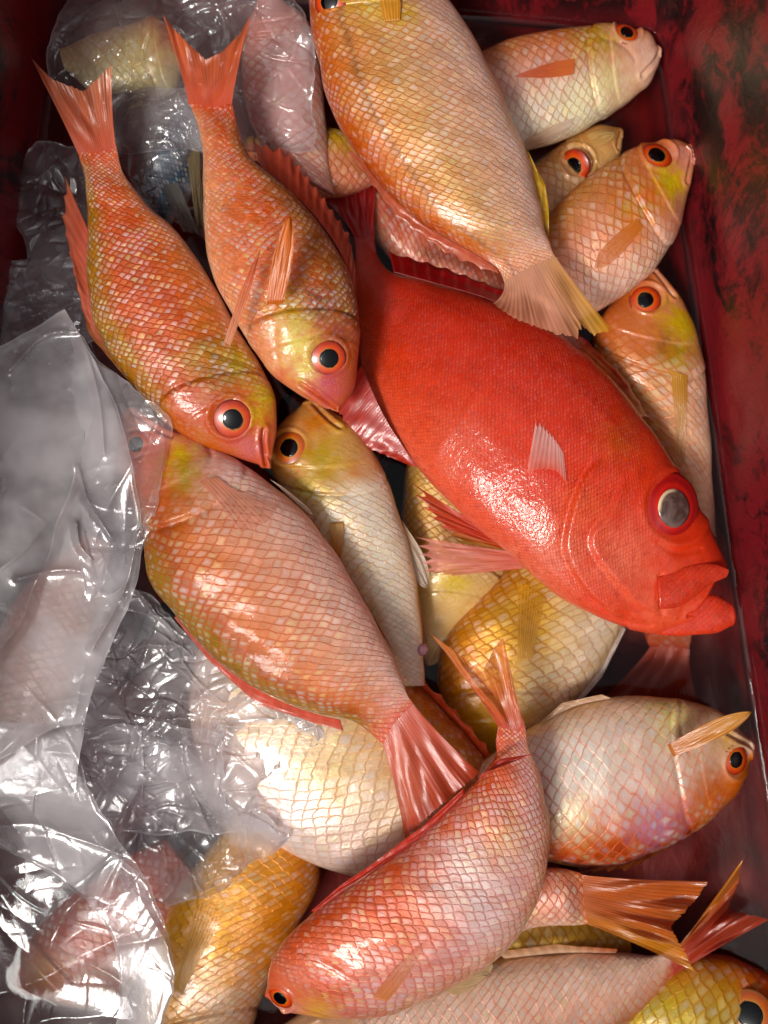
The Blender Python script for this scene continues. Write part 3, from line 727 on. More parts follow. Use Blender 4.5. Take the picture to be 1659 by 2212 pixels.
fish('blurred pale bream lying under the milky plastic at the left edge', [(-60, 1700, -40, 1690), (-60, 1600, 60, 1620), (-40, 1480, 150, 1540), (0, 1360, 210, 1450), (60, 1260, 230, 1340), (130, 1200, 240, 1240), (190, 1150, 240, 1170)], 0.05,
     [(0, '#c8604c'), (0.5, '#d8a898'), (1, '#e0c0b0')], mat=SK_PALE, ss=26)
fish('dark pink bream sealed behind the plastic in the lower left corner', [(30, 2110, 60, 2150), (60, 2030, 190, 2170), (130, 1950, 290, 2120), (210, 1890, 360, 2050), (290, 1840, 400, 1970), (360, 1810, 430, 1890)], 0.036,
     [(0, '#a83c30'), (0.4, '#c8705c'), (1, '#d8a890')], mat=SK_PINK, ss=26, sop=0.25, patches=[(110, 2080, 40, '#c8a040', .5)])
fish('orange yellow bream in the lower left, half under the plastic with a streaked fin', [(440, 2380, 395, 2375), (505, 2300, 330, 2330), (558, 2180, 300, 2240), (603, 2080, 310, 2130), (652, 1985, 345, 2010), (692, 1905, 400, 1900), (688, 1835, 470, 1810), (655, 1765, 530, 1735)], 0.040,
     [(0, '#a85a28'), (0.15, '#c8702c'), (0.35, '#d8883c'), (0.55, '#e0a048'), (0.75, '#e6b060'), (1, '#e8c890')], mat=SK_GOLD, ss=27, head='#e8c8a8', sop=0.30, hmix=0.1, tk=0.5,
     patches=[(430, 1990, 70, '#e0a010', 0.75), (470, 2150, 80, '#ecd0b8', 0.8), (560, 1860, 50, '#d8901c', 0.7)],
     fins=[dict(n='pectoral_fin', base=[(372, 2135), (392, 2150)], edge=[(425, 1945), (455, 1955), (478, 1985)], on=True, lift=(0.001, 0.0015), c0='#f0b418', c1='#f4c028', tr=1.0, rays=8, leaf=False)])
fish('white and pink bream along the bottom edge with an orange lattice', [(585, 2262, 595, 2225), (620, 2330, 680, 2172), (750, 2400, 800, 2138), (900, 2400, 930, 2105), (1050, 2370, 1080, 2072), (1180, 2320, 1210, 2058), (1300, 2250, 1330, 2058), (1400, 2170, 1420, 2062), (1462, 2100, 1470, 2040)], [0.046, 0.05, 0.05, 0.052],
     [(0, '#b8542c'), (0.2, '#c87444'), (0.42, '#dfac94'), (0.7, '#ecccba'), (1, '#ecceb4')], mat=SK_BOLD, ss=27, head='#d8a070', sat=1.25, sop=0.2,
     tail=dict(edge=[(1664, 1985), (1615, 1972), (1572, 1962), (1596, 1905), (1606, 1848)], c0='#b8381c', c1='#b84020', c2='#d88a1c', z=[0.05, 0.055, 0.075], rays=18, wav=0.006),
     fins=[dict(n='anal_fin', base=[(1090, 2070), (1210, 2058), (1330, 2058)], edge=[(1070, 2056), (1200, 2040), (1335, 2050)], z=(0.052, 0.056), c0='#e4c0a0', c1='#e8a870', tr=0.4, rays=10, c2='#d85a20')])
fish('golden bream glimpsed between the spread orange tail and the bottom bream', [(1000, 2000, 1000, 2040), (1060, 1960, 1062, 2095), (1180, 1950, 1190, 2105), (1290, 1980, 1300, 2095), (1360, 2020, 1362, 2070)], 0.034,
     [(0, '#b07818'), (0.4, '#c89a3c'), (1, '#d8b468')], mat=SK_GOLD, ss=30, sop=0.02)
fish('yellow headed bream filling the lower right corner', [(1730, 2240, 1715, 2280), (1695, 2150, 1640, 2330), (1632, 2092, 1540, 2360), (1540, 2062, 1440, 2350), (1450, 2078, 1360, 2300), (1385, 2122, 1310, 2270), (1345, 2185, 1290, 2255)], 0.044,
     [(0, '#c8481c'), (0.15, '#c87a24'), (0.4, '#c8a828'), (0.7, '#d8b850'), (1, '#e0c8a0')], mat=SK_GOLD, ss=34, eye=(1618, 2190, 52, 'orange'), head='#c89a30', sop=0.35, cap=0.4,
     patches=[(1430, 2190, 55, '#c8b428', 0.6), (1640, 2110, 40, '#d8481c', .7)])
# upper right heads
fish('pale bream at the top right whose eye touches the dark red wall', [(1418, 98, 1424, 125), (1406, 76, 1412, 165), (1370, 61, 1378, 202), (1310, 56, 1328, 240), (1240, 60, 1268, 277), (1170, 70, 1212, 302), (1100, 88, 1152, 322), (1050, 108, 1105, 335), (980, 140, 1030, 340), (900, 190, 940, 310)], 0.046,
     [(0, '#c86a34'), (0.2, '#d08a5c'), (0.45, '#dcb0a0'), (0.7, '#e8dcc4'), (1, '#e0d0b0')], mat=SK_PALE, ss=24, eye=(1352, 75, 30), head='#d89a78', sop=0.30,
     patches=[(1270, 108, 45, '#b09c10', 0.85), (1180, 110, 70, '#c86030', .45), (1395, 130, 30, '#dcb8a8', 0.6), (1300, 195, 35, '#e6dc9c', 0.6), (1240, 240, 50, '#e6e0b0', 0.6)],
     grooves=[([(1290, 100), (1340, 118), (1365, 150), (1330, 175)], 5, 0.0006)],
     fins=[dict(n='pectoral_fin', base=[(1242, 122), (1240, 165)], edge=[(1110, 158), (1112, 172)], on=True, c0='#d8702c', c1='#d85a2c', tr=0.4, rays=9),
           dict(n='pelvic_fin', base=[(1240, 252), (1232, 280)], edge=[(1130, 298), (1145, 330)], on=True, c0='#e0cdb8', c1='#d8b088', tr=0.3, rays=9)])
fish('reddish bream on the right with an olive cheek, head lowest under two others', [(1392, 588, 1422, 588), (1358, 605, 1458, 625), (1325, 650, 1490, 685), (1285, 720, 1515, 770), (1290, 800, 1528, 880), (1340, 880, 1535, 980), (1390, 960, 1540, 1080), (1440, 1040, 1545, 1160)], [0.046, 0.042, 0.03],
     [(0, '#b8602c'), (0.25, '#c87a40'), (0.5, '#d89a6c'), (0.8, '#dcb498'), (1, '#e0bfa4')], mat=SK_PALE, ss=27, eye=(1393, 650, 34), head='#bc5630', sop=0.40,
     patches=[(1468, 712, 45, '#c8b008', 0.9), (1440, 775, 35, '#a8900c', 0.8), (1415, 755, 30, '#7a4a30', .6), (1370, 760, 40, '#d07038', 0.5), (1470, 640, 30, '#d08a50', .5)],
     fins=[dict(n='pectoral_fin', base=[(1448, 800), (1485, 812)], edge=[(1468, 1010), (1480, 1000)], on=True, c0='#cf9410', c1='#d8a860', tr=0.6, rays=7, leaf=False)])
fish('pink bream on the right with its open snout touching the red wall', [(1487, 312, 1497, 350), (1460, 302, 1491, 395), (1420, 305, 1480, 440), (1370, 322, 1462, 500), (1310, 355, 1427, 565), (1240, 405, 1382, 612), (1190, 460, 1322, 655), (1140, 520, 1262, 690), (1080, 590, 1180, 720)], [0.052, 0.055, 0.05],
     [(0, '#b87038'), (0.2, '#b88048'), (0.42, '#d08868'), (0.7, '#dcae98'), (1, '#e4c4ae')], mat=SK_PALE, ss=26, eye=(1417, 340, 36), head='#cc6444', sop=0.34,
     patches=[(1432, 410, 34, '#d0bc08', 0.95), (1360, 460, 38, '#a8940c', 0.85), (1330, 420, 40, '#b0501c', .5), (1350, 510, 45, '#d8701c', 0.6), (1470, 340, 25, '#e09a88', 0.8), (1390, 440, 30, '#d8502c', .5)],
     fins=[dict(n='pectoral_fin', base=[(1372, 470), (1392, 492)], edge=[(1268, 560), (1300, 600)], on=True, c0='#d87a14', c1='#dc8c4c', tr=0.6, rays=9, lift=(.001, .002)),
           dict(n='lip', base=[(1480, 318), (1490, 330), (1490, 345)], edge=[(1494, 318), (1502, 342), (1500, 356)], z=(0.054, 0.054), c0='#e0a08c', c1='#e8a888', tr=0.0, rays=1, th=0.006)])
# centre
fish('white bream with a yellow head wedged between the orange breams and the red fish', [(652, 874, 692, 874), (606, 915, 746, 905), (584, 975, 792, 955), (600, 1040, 837, 1040), (640, 1130, 866, 1120), (700, 1230, 891, 1210), (760, 1320, 906, 1310), (810, 1400, 913, 1400), (860, 1480, 918, 1480)], 0.062,
     [(0, '#d8a060'), (0.3, '#e0c090'), (0.6, '#e6d8c4'), (0.85, '#ead8c0'), (1, '#e0b070')], mat=SK_WHITE, ss=25, eye=(627, 968, 38, 'orange'), head='#c87a2c', sop=0.30, hmix=0.75,
     patches=[(705, 990, 42, '#b09408', 0.95), (675, 1060, 40, '#a88c0c', 0.9), (735, 930, 30, '#c8a020', .6), (690, 905, 40, '#c8702c', 0.7), (760, 960, 30, '#e0b070', .7), (720, 1130, 30, '#e0d8c0', .6)],
     fins=[dict(n='pectoral_fin', base=[(708, 1130), (745, 1128)], edge=[(728, 1215), (738, 1212)], on=True, c0='#d8a020', c1='#d87a10', tr=0.05, rays=6),
           dict(n='pelvic_fin', base=[(868, 1120), (878, 1165)], edge=[(945, 1242), (905, 1295)], z=(0.062, 0.058), c0='#d8b888', c1='#e0d4c8', tr=0.3, rays=9),
           dict(n='anal_fin', base=[(896, 1230), (906, 1310)], edge=[(925, 1400), (912, 1405)], z=(0.058, 0.05), c0='#d8b080', c1='#d8a880', tr=0.4, rays=6)])
fish('broad white bream with loose orange lines half covered by crumpled plastic', [(1110, 1905, 1085, 1935), (1100, 1765, 960, 1930), (1066, 1665, 800, 1902), (1012, 1592, 690, 1868), (952, 1527, 580, 1812), (882, 1462, 490, 1730), (790, 1400, 430, 1630), (690, 1360, 410, 1530), (600, 1330, 420, 1440), (520, 1310, 440, 1370)], 0.056,
     [(0, '#a8501c'), (0.16, '#b87a24'), (0.3, '#d8a064'), (0.5, '#e6ccb0'), (0.75, '#ead2c8'), (1, '#e4c2ae')], mat=SK_WHITE, ss=34, sop=0.16, tk=0.44,
     patches=[(720, 1640, 60, '#e4c078', 0.4), (620, 1750, 60, '#e0d4d4', 0.6)],
     fins=[dict(n='dorsal_fin', base=[(1066, 1665), (1012, 1592), (952, 1527), (882, 1462), (835, 1425)], edge=[(1080, 1640), (1030, 1580), (968, 1512), (898, 1450), (838, 1418)], z=(0.057, 0.062), c0='#c8481c', c1='#d8582c', tr=0.1, rays=9, jag=0.4, jn=7)])
fish('silvery white bream on the lower right with bold orange lattice and a raised pectoral fin', [(1620, 1640, 1614, 1595), (1602, 1692, 1577, 1553), (1552, 1750, 1512, 1522), (1472, 1810, 1422, 1506), (1392, 1847, 1332, 1506), (1302, 1870, 1252, 1522), (1222, 1868, 1192, 1548), (1152, 1852, 1120, 1590), (1080, 1822, 1050, 1640), (1000, 1792, 980, 1690)], [0.054, 0.06, 0.06],
     [(0, '#502006'), (0.16, '#84340e'), (0.28, '#b0542a'), (0.38, '#cc8c78'), (0.5, '#e2c6b8'), (0.75, '#eedccc'), (1, '#e6d0a0')], mat=SK_BOLD, ss=31, eye=(1586, 1640, 34), head='#c88a58', sop=0.26, hmix=0.35, sat=1.28, hsk=0.35, oper=0.0007,
     patches=[(1440, 1540, 45, '#e0d890', 0.7), (1560, 1590, 30, '#c89a50', 0.6), (1530, 1690, 40, '#b85a24', 0.6), (1250, 1640, 60, '#e8e8e0', .6), (1220, 1750, 40, '#e0e0a8', .4), (1400, 1760, 50, '#b0a0d8', .35)],
     grooves=[([(1468, 1510), (1456, 1560), (1470, 1610)], 5, 0.0007)],
     fins=[dict(n='pectoral_fin', base=[(1440, 1606), (1456, 1638)], edge=[(1606, 1520), (1640, 1556)], z=(0.082, 0.096), c0='#c8701c', c1='#d89a2c', tr=0.15, rays=8, leaf=True),
           dict(n='anal_fin', base=[(1320, 1508), (1240, 1526), (1180, 1556)], edge=[(1300, 1500), (1215, 1518), (1160, 1566)], z=(0.062, 0.064), c0='#d8b8a0', c1='#e0b890', tr=0.15, rays=8),
           dict(n='dorsal_fin', base=[(1450, 1820), (1392, 1848), (1302, 1870)], edge=[(1440, 1838), (1350, 1884), (1240, 1888)], z=(0.056, 0.05), c0='#b8481c', c1='#c8702c', tr=0.1, rays=9, jag=0.3, jn=6)])
fish('bream buried in the lower right, its broad orange tail spread over another tail', [(880, 1962, 880, 1988), (950, 1905, 950, 2058), (1050, 1882, 1050, 2050), (1150, 1874, 1150, 2004), (1232, 1880, 1246, 1998), (1262, 1890, 1272, 1996)], [0.058, 0.07, 0.074],
     [(0, '#c86a40'), (0.5, '#d89a84'), (1, '#e0b498')], mat=SK_PINK, ss=26, sop=0.02,
     tail=dict(edge=[(1534, 1903), (1500, 1950), (1450, 2002), (1478, 2050), (1502, 2100)], c0='#c8642c', c1='#c8601c', c2='#dc961c', z=[0.082, 0.074, 0.076], rays=22, wav=0.007))
# the big ones on top
A = fish('large bright red fish with a huge clouded eye and gaping mouth', [(1570, 1222, 1528, 1266), (1550, 1178, 1494, 1352), (1524, 1122, 1440, 1368), (1478, 1038, 1340, 1350), (1387, 903, 1215, 1293), (1302, 800, 1095, 1195), (1182, 705, 950, 1065), (1052, 645, 840, 920), (932, 610, 778, 780), (840, 585, 769, 645), (812, 535, 768, 540), (808, 490, 762, 500)], [0.066, 0.074, 0.076, 0.07, 0.05, 0.044],
     [(0, '#8c1804'), (0.16, '#bc2c08'), (0.35, '#da3410'), (0.6, '#de3e1a'), (0.8, '#e2502e'), (1, '#e66a50')], tk=0.46, sideline=(0.27, '#a81a08', 0.5), sat=1.04, hsk=0.30, ss=11.0, sop=0.315, head='#dc3c1e', hmix=0.7, mat=SK_RED, name='bigeye_fish', group=None, ns=360, na=168, cap=0.15,  # dark dorsal stops put the shading along the back into the colour
     eye=(1450, 1094, 76, 'big', dict(pr=0.53, bulge=0.24, base=-0.03, poff=(-0.02, 0.06))), oper=0.0,
     patches=[(1320, 950, 40, '#c8641c', 0.6), (1330, 1200, 70, '#e87858', .55), (1180, 1190, 70, '#ea8468', .5), (1420, 1300, 50, '#e47050', .5), (960, 980, 70, '#e86440', .45), (1150, 760, 120, '#b42806', .45), (900, 680, 80, '#b42808', .4), (1290, 890, 80, '#bc3408', .4), (1180, 1032, 26, '#d42c08', .8), (1240, 1090, 40, '#e86030', .5)],  # includes dark patches that paint more shading onto the back
     grooves=[([(1280, 985), (1273, 995), (1238, 1051), (1216, 1122), (1210, 1182), (1234, 1238), (1273, 1286), (1340, 1340)], 30, 0.0026, 1),
              ([(1335, 1030), (1329, 1040), (1301, 1103), (1261, 1158), (1309, 1242), (1373, 1305), (1418, 1322)], 24, 0.0018, 1),
              ([(1400, 1348), (1330, 1335), (1260, 1285)], 4, 0.0008), ([(1405, 1170), (1440, 1190), (1500, 1185)], 6, 0.0007), ([(1412, 1240), (1408, 1290), (1420, 1322)], 5, 0.0010)],
     tail=dict(edge=[(816, 372), (760, 370), (695, 425)], c0='#b01414', c1='#a01014', z=0.040, tuck=0.5, rays=10, tr=0.05),
     fins=[dict(n='dorsal_fin', base=[(1385, 903), (1302, 800), (1182, 705), (1052, 645), (932, 610), (850, 588)], edge=[(1405, 905), (1352, 815), (1262, 728), (1130, 640), (960, 575), (840, 540)], z=(0.074, 0.066), c0='#90080c', c1='#a00c10', tr=0.03, rays=22, jag=0.15, jn=16, nu=120),
           dict(n='pectoral_fin', base=[(1138, 1021), (1170, 1013), (1202, 1019), (1224, 1046)], edge=[(1158, 908), (1172, 912), (1200, 945), (1216, 972)], on=True, lift=(0.0014, 0.0016), c0='#e0583c', c1='#f4dcd4', tr=0.6, jag=0.12, jn=9, rays=9),
           dict(n='pelvic_fin', base=[(1078, 1160), (1110, 1192)], edge=[(884, 1040), (900, 1085), (935, 1128), (985, 1172)], z=(0.072, 0.076), c0='#c83010', c1='#cc3c14', tr=0.24, rays=7, jag=0.16, jn=6, c2='#a07818'),
           dict(n='pelvic_fin', base=[(1108, 1192), (1130, 1228)], edge=[(898, 1160), (900, 1190), (905, 1236), (960, 1246)], z=(0.066, 0.064), c0='#d85a40', c1='#dc8474', tr=0.3, rays=8, jag=0.14, jn=7),
           dict(n='anal_fin', base=[(780, 790), (830, 900), (900, 1008)], edge=[(722, 880), (765, 960), (872, 1000)], z=(0.070, 0.066), c0='#b8241a', c1='#cc4030', tr=0.26, rays=13, jag=0.08, jn=11)])
def jaw(name, pairs, z, tk, d=0.0):
    b = loft(pairs, z, tk, 60, 56, 0.45)
    X = b['X']; n0 = normals(X)
    px, py = b['px'][..., 0], b['px'][..., 1]
    c = np.broadcast_to(lin('#d83818'), X.shape) * (1 + 0.15 * perlin(px / 22, py / 22, 6))[..., None]
    suv = np.stack([px / 13.0, py / 13.0, np.full(px.shape, 0.35)], -1)
    fs = grid_faces(X.shape[0], X.shape[1], True)
    fl = [tuple(q) for q in fs] + [tuple(range(56))[::-1], tuple((X.shape[0] - 1) * 56 + i for i in range(56))]
    mesh_obj(name, X.reshape(-1, 3), fl, SK_RED, A['root'], A['org'], dict(Col=('FLOAT_COLOR', np.clip(c, 0, .9).reshape(-1, 3)), suv=('FLOAT_VECTOR', suv.reshape(-1, 3))))
jaw('lower_jaw', [(1576, 1302, 1580, 1352), (1545, 1285, 1552, 1366), (1500, 1292, 1505, 1371), (1450, 1312, 1455, 1374), (1400, 1332, 1395, 1366), (1340, 1330, 1335, 1350)], 0.072, 0.50)
jaw('upper_jaw', [(1572, 1229, 1566, 1248), (1545, 1219, 1535, 1262), (1500, 1219, 1498, 1292), (1455, 1228, 1462, 1312), (1420, 1248, 1424, 1316)], [0.076, 0.081, 0.085], 0.32)

B = fish('orange bream at the far left with an upright tail and red eye', [(560, 1004, 583, 1006), (505, 988, 593, 955), (430, 958, 597, 885), (352, 905, 582, 826), (285, 830, 541, 755), (235, 760, 491, 670), (200, 680, 446, 590), (188, 560, 386, 505), (188, 440, 316, 440), (179, 365, 266, 370), (166, 325, 250, 312)], [0.085, 0.085, 0.085, 0.09],
     OR_STOPS, mat=SK_OR, ss=19, eye=(503, 905, 43), head='#c4502c', sop=0.27, tk=0.54, sideline=(0.30, '#a84a1c', 0.6),
     patches=[(455, 790, 55, '#a08a10', 0.75), (520, 795, 34, '#b8b010', 0.7), (480, 820, 40, '#7a4a1c', 0.5), (420, 860, 50, '#b84c34', 0.6), (540, 965, 40, '#c05a58', 0.8), (575, 860, 26, '#d0c040', 0.8), (555, 900, 22, '#d8b040', .7), (225, 350, 60, '#dc8468', .6)],
     grooves=[([(588, 1000), (574, 975), (568, 950)], 4, 0.0009), ([(460, 765), (530, 790), (580, 800)], 5, 0.0006)],
     tail=dict(edge=[(67, 124), (110, 168), (180, 196), (212, 166), (241, 138)], c0='#dc5a34', c1='#dc8058', z=[0.098, 0.094, 0.098], rays=24, tr=0.16),
     fins=[dict(n='dorsal_fin', base=[(192, 500), (195, 600), (215, 700), (258, 790), (292, 836)], edge=[(140, 380), (133, 470), (160, 600), (188, 720), (285, 832)], z=(0.084, 0.084), c0='#d8583c', c1='#d86a44', tr=0.22, rays=15, jag=0.12, jn=12, c2='#d8a030'),
           dict(n='pectoral_fin', base=[(482, 738), (500, 748)], edge=[(552, 540), (572, 536)], z=(0.112, 0.116), c0='#e09870', c1='#dc5a1c', tr=0.4, rays=4, leaf=True)])
C = fish('orange bream with its tail up, lying between the left bream and the red fish', [(733, 884, 716, 884), (757, 852, 668, 864), (771, 790, 602, 820), (775, 720, 549, 755), (769, 640, 495, 670), (740, 560, 455, 580), (685, 475, 440, 480), (612, 400, 440, 390), (546, 345, 436, 320), (516, 285, 424, 260), (500, 218, 405, 218)], [0.088, 0.088, 0.088, 0.095],
     [(0, '#54340c'), (0.16, '#845012'), (0.3, '#a86018'), (0.45, '#c85a26'), (0.65, '#d47448'), (0.85, '#e49870'), (1, '#ecb890')], mat=SK_OR, ss=18, eye=(709, 774, 39), head='#c4583c', sop=0.29, tk=0.56,
     patches=[(640, 680, 42, '#b0a010', 0.85), (690, 665, 40, '#6a3838', 0.7), (640, 750, 40, '#e0d870', 0.9), (665, 800, 25, '#d8cc60', .8), (590, 760, 45, '#e09870', .6), (712, 832, 34, '#b84a58', 0.8), (735, 720, 30, '#7a3a30', .6), (500, 250, 40, '#c04a30', .5)],
     grooves=[([(725, 880), (700, 865), (680, 845)], 4, 0.0009), ([(620, 640), (600, 740), (610, 810)], 5, 0.0005)],
     tail=dict(edge=[(543, 28), (520, 70), (478, 112), (445, 128), (405, 92), (375, 60), (350, 28)], c0='#d85028', c1='#d8642c', z=[0.10, 0.096, 0.10], rays=24, tr=0.16),
     fins=[dict(n='dorsal_fin', base=[(560, 355), (612, 398), (685, 472), (740, 556), (770, 640)], edge=[(545, 300), (620, 320), (700, 420), (755, 500), (772, 585)], z=(0.084, 0.076), c0='#b83c24', c1='#c85034', tr=0.35, rays=14, jag=0.22, jn=13),
           dict(n='pectoral_fin', base=[(572, 657), (616, 655)], edge=[(604, 466), (648, 468)], z=(0.117, 0.132), c0='#d86a0c', c1='#e07a1c', tr=0.15, rays=7, leaf=True),
           dict(n='pelvic_fin', base=[(448, 585), (470, 630)], edge=[(520, 735), (530, 738)], z=(0.086, 0.08), c0='#e0a070', c1='#e09c78', tr=0.2, rays=5)])
D = fish('long pale bream on top of the pile, tail against the red fish', [(735, -150, 775, -160), (690, -90, 855, -130), (668, -10, 940, -32), (672, 60, 990, 30), (690, 140, 1035, 102), (707, 215, 1077, 190), (747, 300, 1113, 275), (803, 375, 1143, 350), (872, 450, 1163, 430), (952, 510, 1177, 490), (1037, 557, 1187, 525), (1077, 582, 1192, 541), (1090, 612, 1201, 557)], [0.085, 0.085, 0.085, 0.092],
     [(0, '#b44a18'), (0.15, '#bc5a1c'), (0.3, '#bc7a3c'), (0.45, '#c89a64'), (0.62, '#d2a688'), (0.82, '#dab8a8'), (1, '#d8a67c')], mat=SK_PALE, ss=22, eye=(714, 3, 36), head='#c87c34', sop=0.22, tk=0.50,
     patches=[(800, 30, 40, '#c8b020', 0.7), (870, 60, 30, '#c8a818', 0.7), (760, 130, 60, '#b86a34', .4), (1130, 590, 60, '#e09a88', .7)],
     sideline=(0.30, '#5a3a1c', 0.55),
     tail=dict(edge=[(1064, 656), (1112, 690), (1180, 716), (1248, 732), (1258, 704), (1285, 728), (1322, 712)], c0='#dca080', c1='#d8906c', c2='#d8a020', z=[0.100, 0.104, 0.098], rays=22, tr=0.1, fray=0.03),
     fins=[dict(n='dorsal_fin', base=[(760, 325), (803, 375), (872, 450), (952, 510), (1037, 557), (1075, 582)], edge=[(752, 330), (790, 385), (862, 478), (960, 550), (1050, 588), (1080, 592)], z=(0.084, 0.08), c0='#c85a3c', c1='#c86a4c', tr=0.12, rays=15, jag=0.3, jn=10),
           dict(n='anal_fin', base=[(1128, 320), (1143, 352), (1163, 430), (1172, 478)], edge=[(1140, 325), (1178, 400), (1186, 455), (1186, 514)], z=(0.085, 0.085), c0='#d8a828', c1='#cfa420', tr=0.06, rays=7),
           dict(n='pelvic_fin', base=[(965, 20), (1035, 105)], edge=[(1010, 50), (1065, 170)], z=(0.083, 0.08), c0='#d8b890', c1='#d0c8d0', tr=0.3, rays=6),
           dict(n='pectoral_fin', base=[(826, 48), (868, 44)], edge=[(812, -40), (862, -50)], on=True, c0='#d8901c', c1='#dc9c28', tr=0.05, rays=6)])
J = fish('orange latticed bream at the centre left, head under plastic and red tail pointing down', [(262, 905, 298, 884), (252, 955, 372, 922), (278, 1050, 456, 963), (308, 1150, 551, 1021), (318, 1240, 646, 1096), (377, 1325, 723, 1193), (457, 1415, 784, 1293), (562, 1490, 833, 1386), (682, 1540, 861, 1450), (777, 1565, 881, 1500), (832, 1612, 894, 1522)], [0.080, 0.088, 0.09, 0.094],
     [(0, '#66560a'), (0.2, '#8c6a0c'), (0.29, '#9c4c14'), (0.42, '#c87444'), (0.6, '#d89c80'), (0.8, '#e0b4a4'), (1, '#e8c8b4')], mat=SK_J, ss=27, eye=(296, 962, 34), head='#cc583a', sop=0.28, tk=0.50,
     patches=[(395, 985, 28, '#d8bc18', 0.9), (412, 1035, 42, '#98840c', 0.85), (380, 1090, 40, '#a8561c', .6), (345, 1150, 35, '#8a3a1c', 0.6), (345, 960, 40, '#dc6a54', 0.6), (500, 1030, 50, '#e6c4bc', .6), (860, 1530, 40, '#e0a49c', .7)],
     grooves=[([(445, 955), (462, 990), (440, 1040), (420, 1080)], 6, 0.0012)],
     tail=dict(edge=[(876, 1815), (940, 1752), (985, 1715), (1037, 1671)], c0='#d86048', c1='#c04020', z=[0.092, 0.096, 0.092], rays=20, tr=0.06),
     fins=[dict(n='dorsal_fin', base=[(380, 1330), (457, 1417), (562, 1492), (682, 1542), (735, 1555)], edge=[(376, 1334), (452, 1428), (555, 1520), (680, 1562), (742, 1578)], z=(0.09, 0.086), c0='#d8543c', c1='#d86450', tr=0.12, rays=16),
           dict(n='pectoral_fin', base=[(432, 1040), (470, 1032), (492, 1052)], edge=[(520, 1150), (575, 1130), (605, 1090)], on=True, c0='#e0906c', c1='#e0a488', tr=1.5, rays=10, lift=(0.0008, .0008), leaf=False, c2='#e8b8a0'),
           dict(n='pelvic_fin', base=[(575, 1028), (640, 1085)], edge=[(660, 1085), (690, 1130)], z=(0.088, 0.086), c0='#e0c4a8', c1='#e0cfc0', tr=0.3, rays=8),
           dict(n='anal_fin', base=[(745, 1225), (800, 1320)], edge=[(800, 1330), (862, 1425)], z=(0.09, 0.086), c0='#e0b090', c1='#e0a080', tr=0.15, rays=7)])
M = fish('curved pink bream at the bottom with its forked tail standing up', [(577, 2140, 622, 2186), (580, 2100, 700, 2195), (602, 2050, 832, 2190), (662, 1985, 952, 2142), (742, 1922, 1052, 2082), (832, 1862, 1124, 2012), (922, 1795, 1165, 1932), (1002, 1715, 1184, 1842), (1050, 1665, 1182, 1756), (1070, 1635, 1167, 1680), (1072, 1600, 1141, 1612), (1076, 1566, 1134, 1566)], [0.09, 0.098, 0.10, 0.10, 0.098],
     [(0, '#c03014'), (0.1, '#cc4e1e'), (0.25, '#d05c34'), (0.45, '#d47c64'), (0.65, '#d8a09a'), (0.85, '#d89a7c'), (1, '#e0b48c')], mat=SK_PINK, ss=26, eye=(608, 2152, 30), head='#c85030', sop=0.20, oper=0.0003, mouth=0, hsk=0.15, cap=0.35, sat=1.08, hmix=0.35, tk=0.52,
     patches=[(700, 2120, 60, '#c85048', 0.6), (690, 2165, 40, '#d8b030', 0.5), (630, 2080, 50, '#d8785c', 0.5), (1000, 1870, 80, '#f0dcd6', 0.7), (1040, 1960, 50, '#e8d4d0', 0.5), (860, 1990, 70, '#d4643c', 0.5), (1090, 1800, 40, '#d8c080', .4), (820, 1930, 50, '#d8542c', .4)],
     grooves=[([(640, 2160), (660, 2175), (700, 2185)], 5, 0.0007)],
     tail=dict(edge=[(928, 1366), (985, 1408), (1042, 1450), (1066, 1400), (1086, 1370), (1106, 1460)], c0='#c84424', c1='#d07830', z=[0.112, 0.10, 0.104], rays=18, tr=0.14, wav=0.004),
     fins=[dict(n='dorsal_fin', base=[(680, 1970), (742, 1922), (832, 1862), (922, 1795), (1002, 1715)], edge=[(672, 1968), (736, 1912), (826, 1850), (916, 1782), (1002, 1702)], z=(0.1, 0.099), c0='#c8301c', c1='#cf3a20', tr=0.05, rays=14),
           dict(n='dorsal_fin', base=[(1030, 1690), (1080, 1640)], edge=[(1040, 1672), (1155, 1628)], z=(0.108, 0.112), c0='#c82c18', c1='#d04028', tr=0.05, rays=6),
           dict(n='anal_fin', base=[(1180, 1850), (1184, 1800), (1180, 1740)], edge=[(1184, 1862), (1192, 1810), (1184, 1740)], z=(0.096, 0.09), c0='#d8a040', c1='#d89030', tr=0.15, rays=6),
           dict(n='pelvic_fin', base=[(955, 2142), (1010, 2108)], edge=[(1010, 2158), (1095, 2060)], z=(0.088, 0.078), c0='#d8b070', c1='#d8bc90', tr=0.3, rays=8),
           dict(n='pectoral_fin', base=[(800, 2155), (840, 2165)], edge=[(905, 2035), (925, 2048)], on=True, c0='#e08a4c', c1='#e0946c', tr=0.9, rays=8)])

# ------------------------------------------------------------------ plastic bags
ALLB['all'] = BVHTree.FromPolygons(ALLV, ALLF)

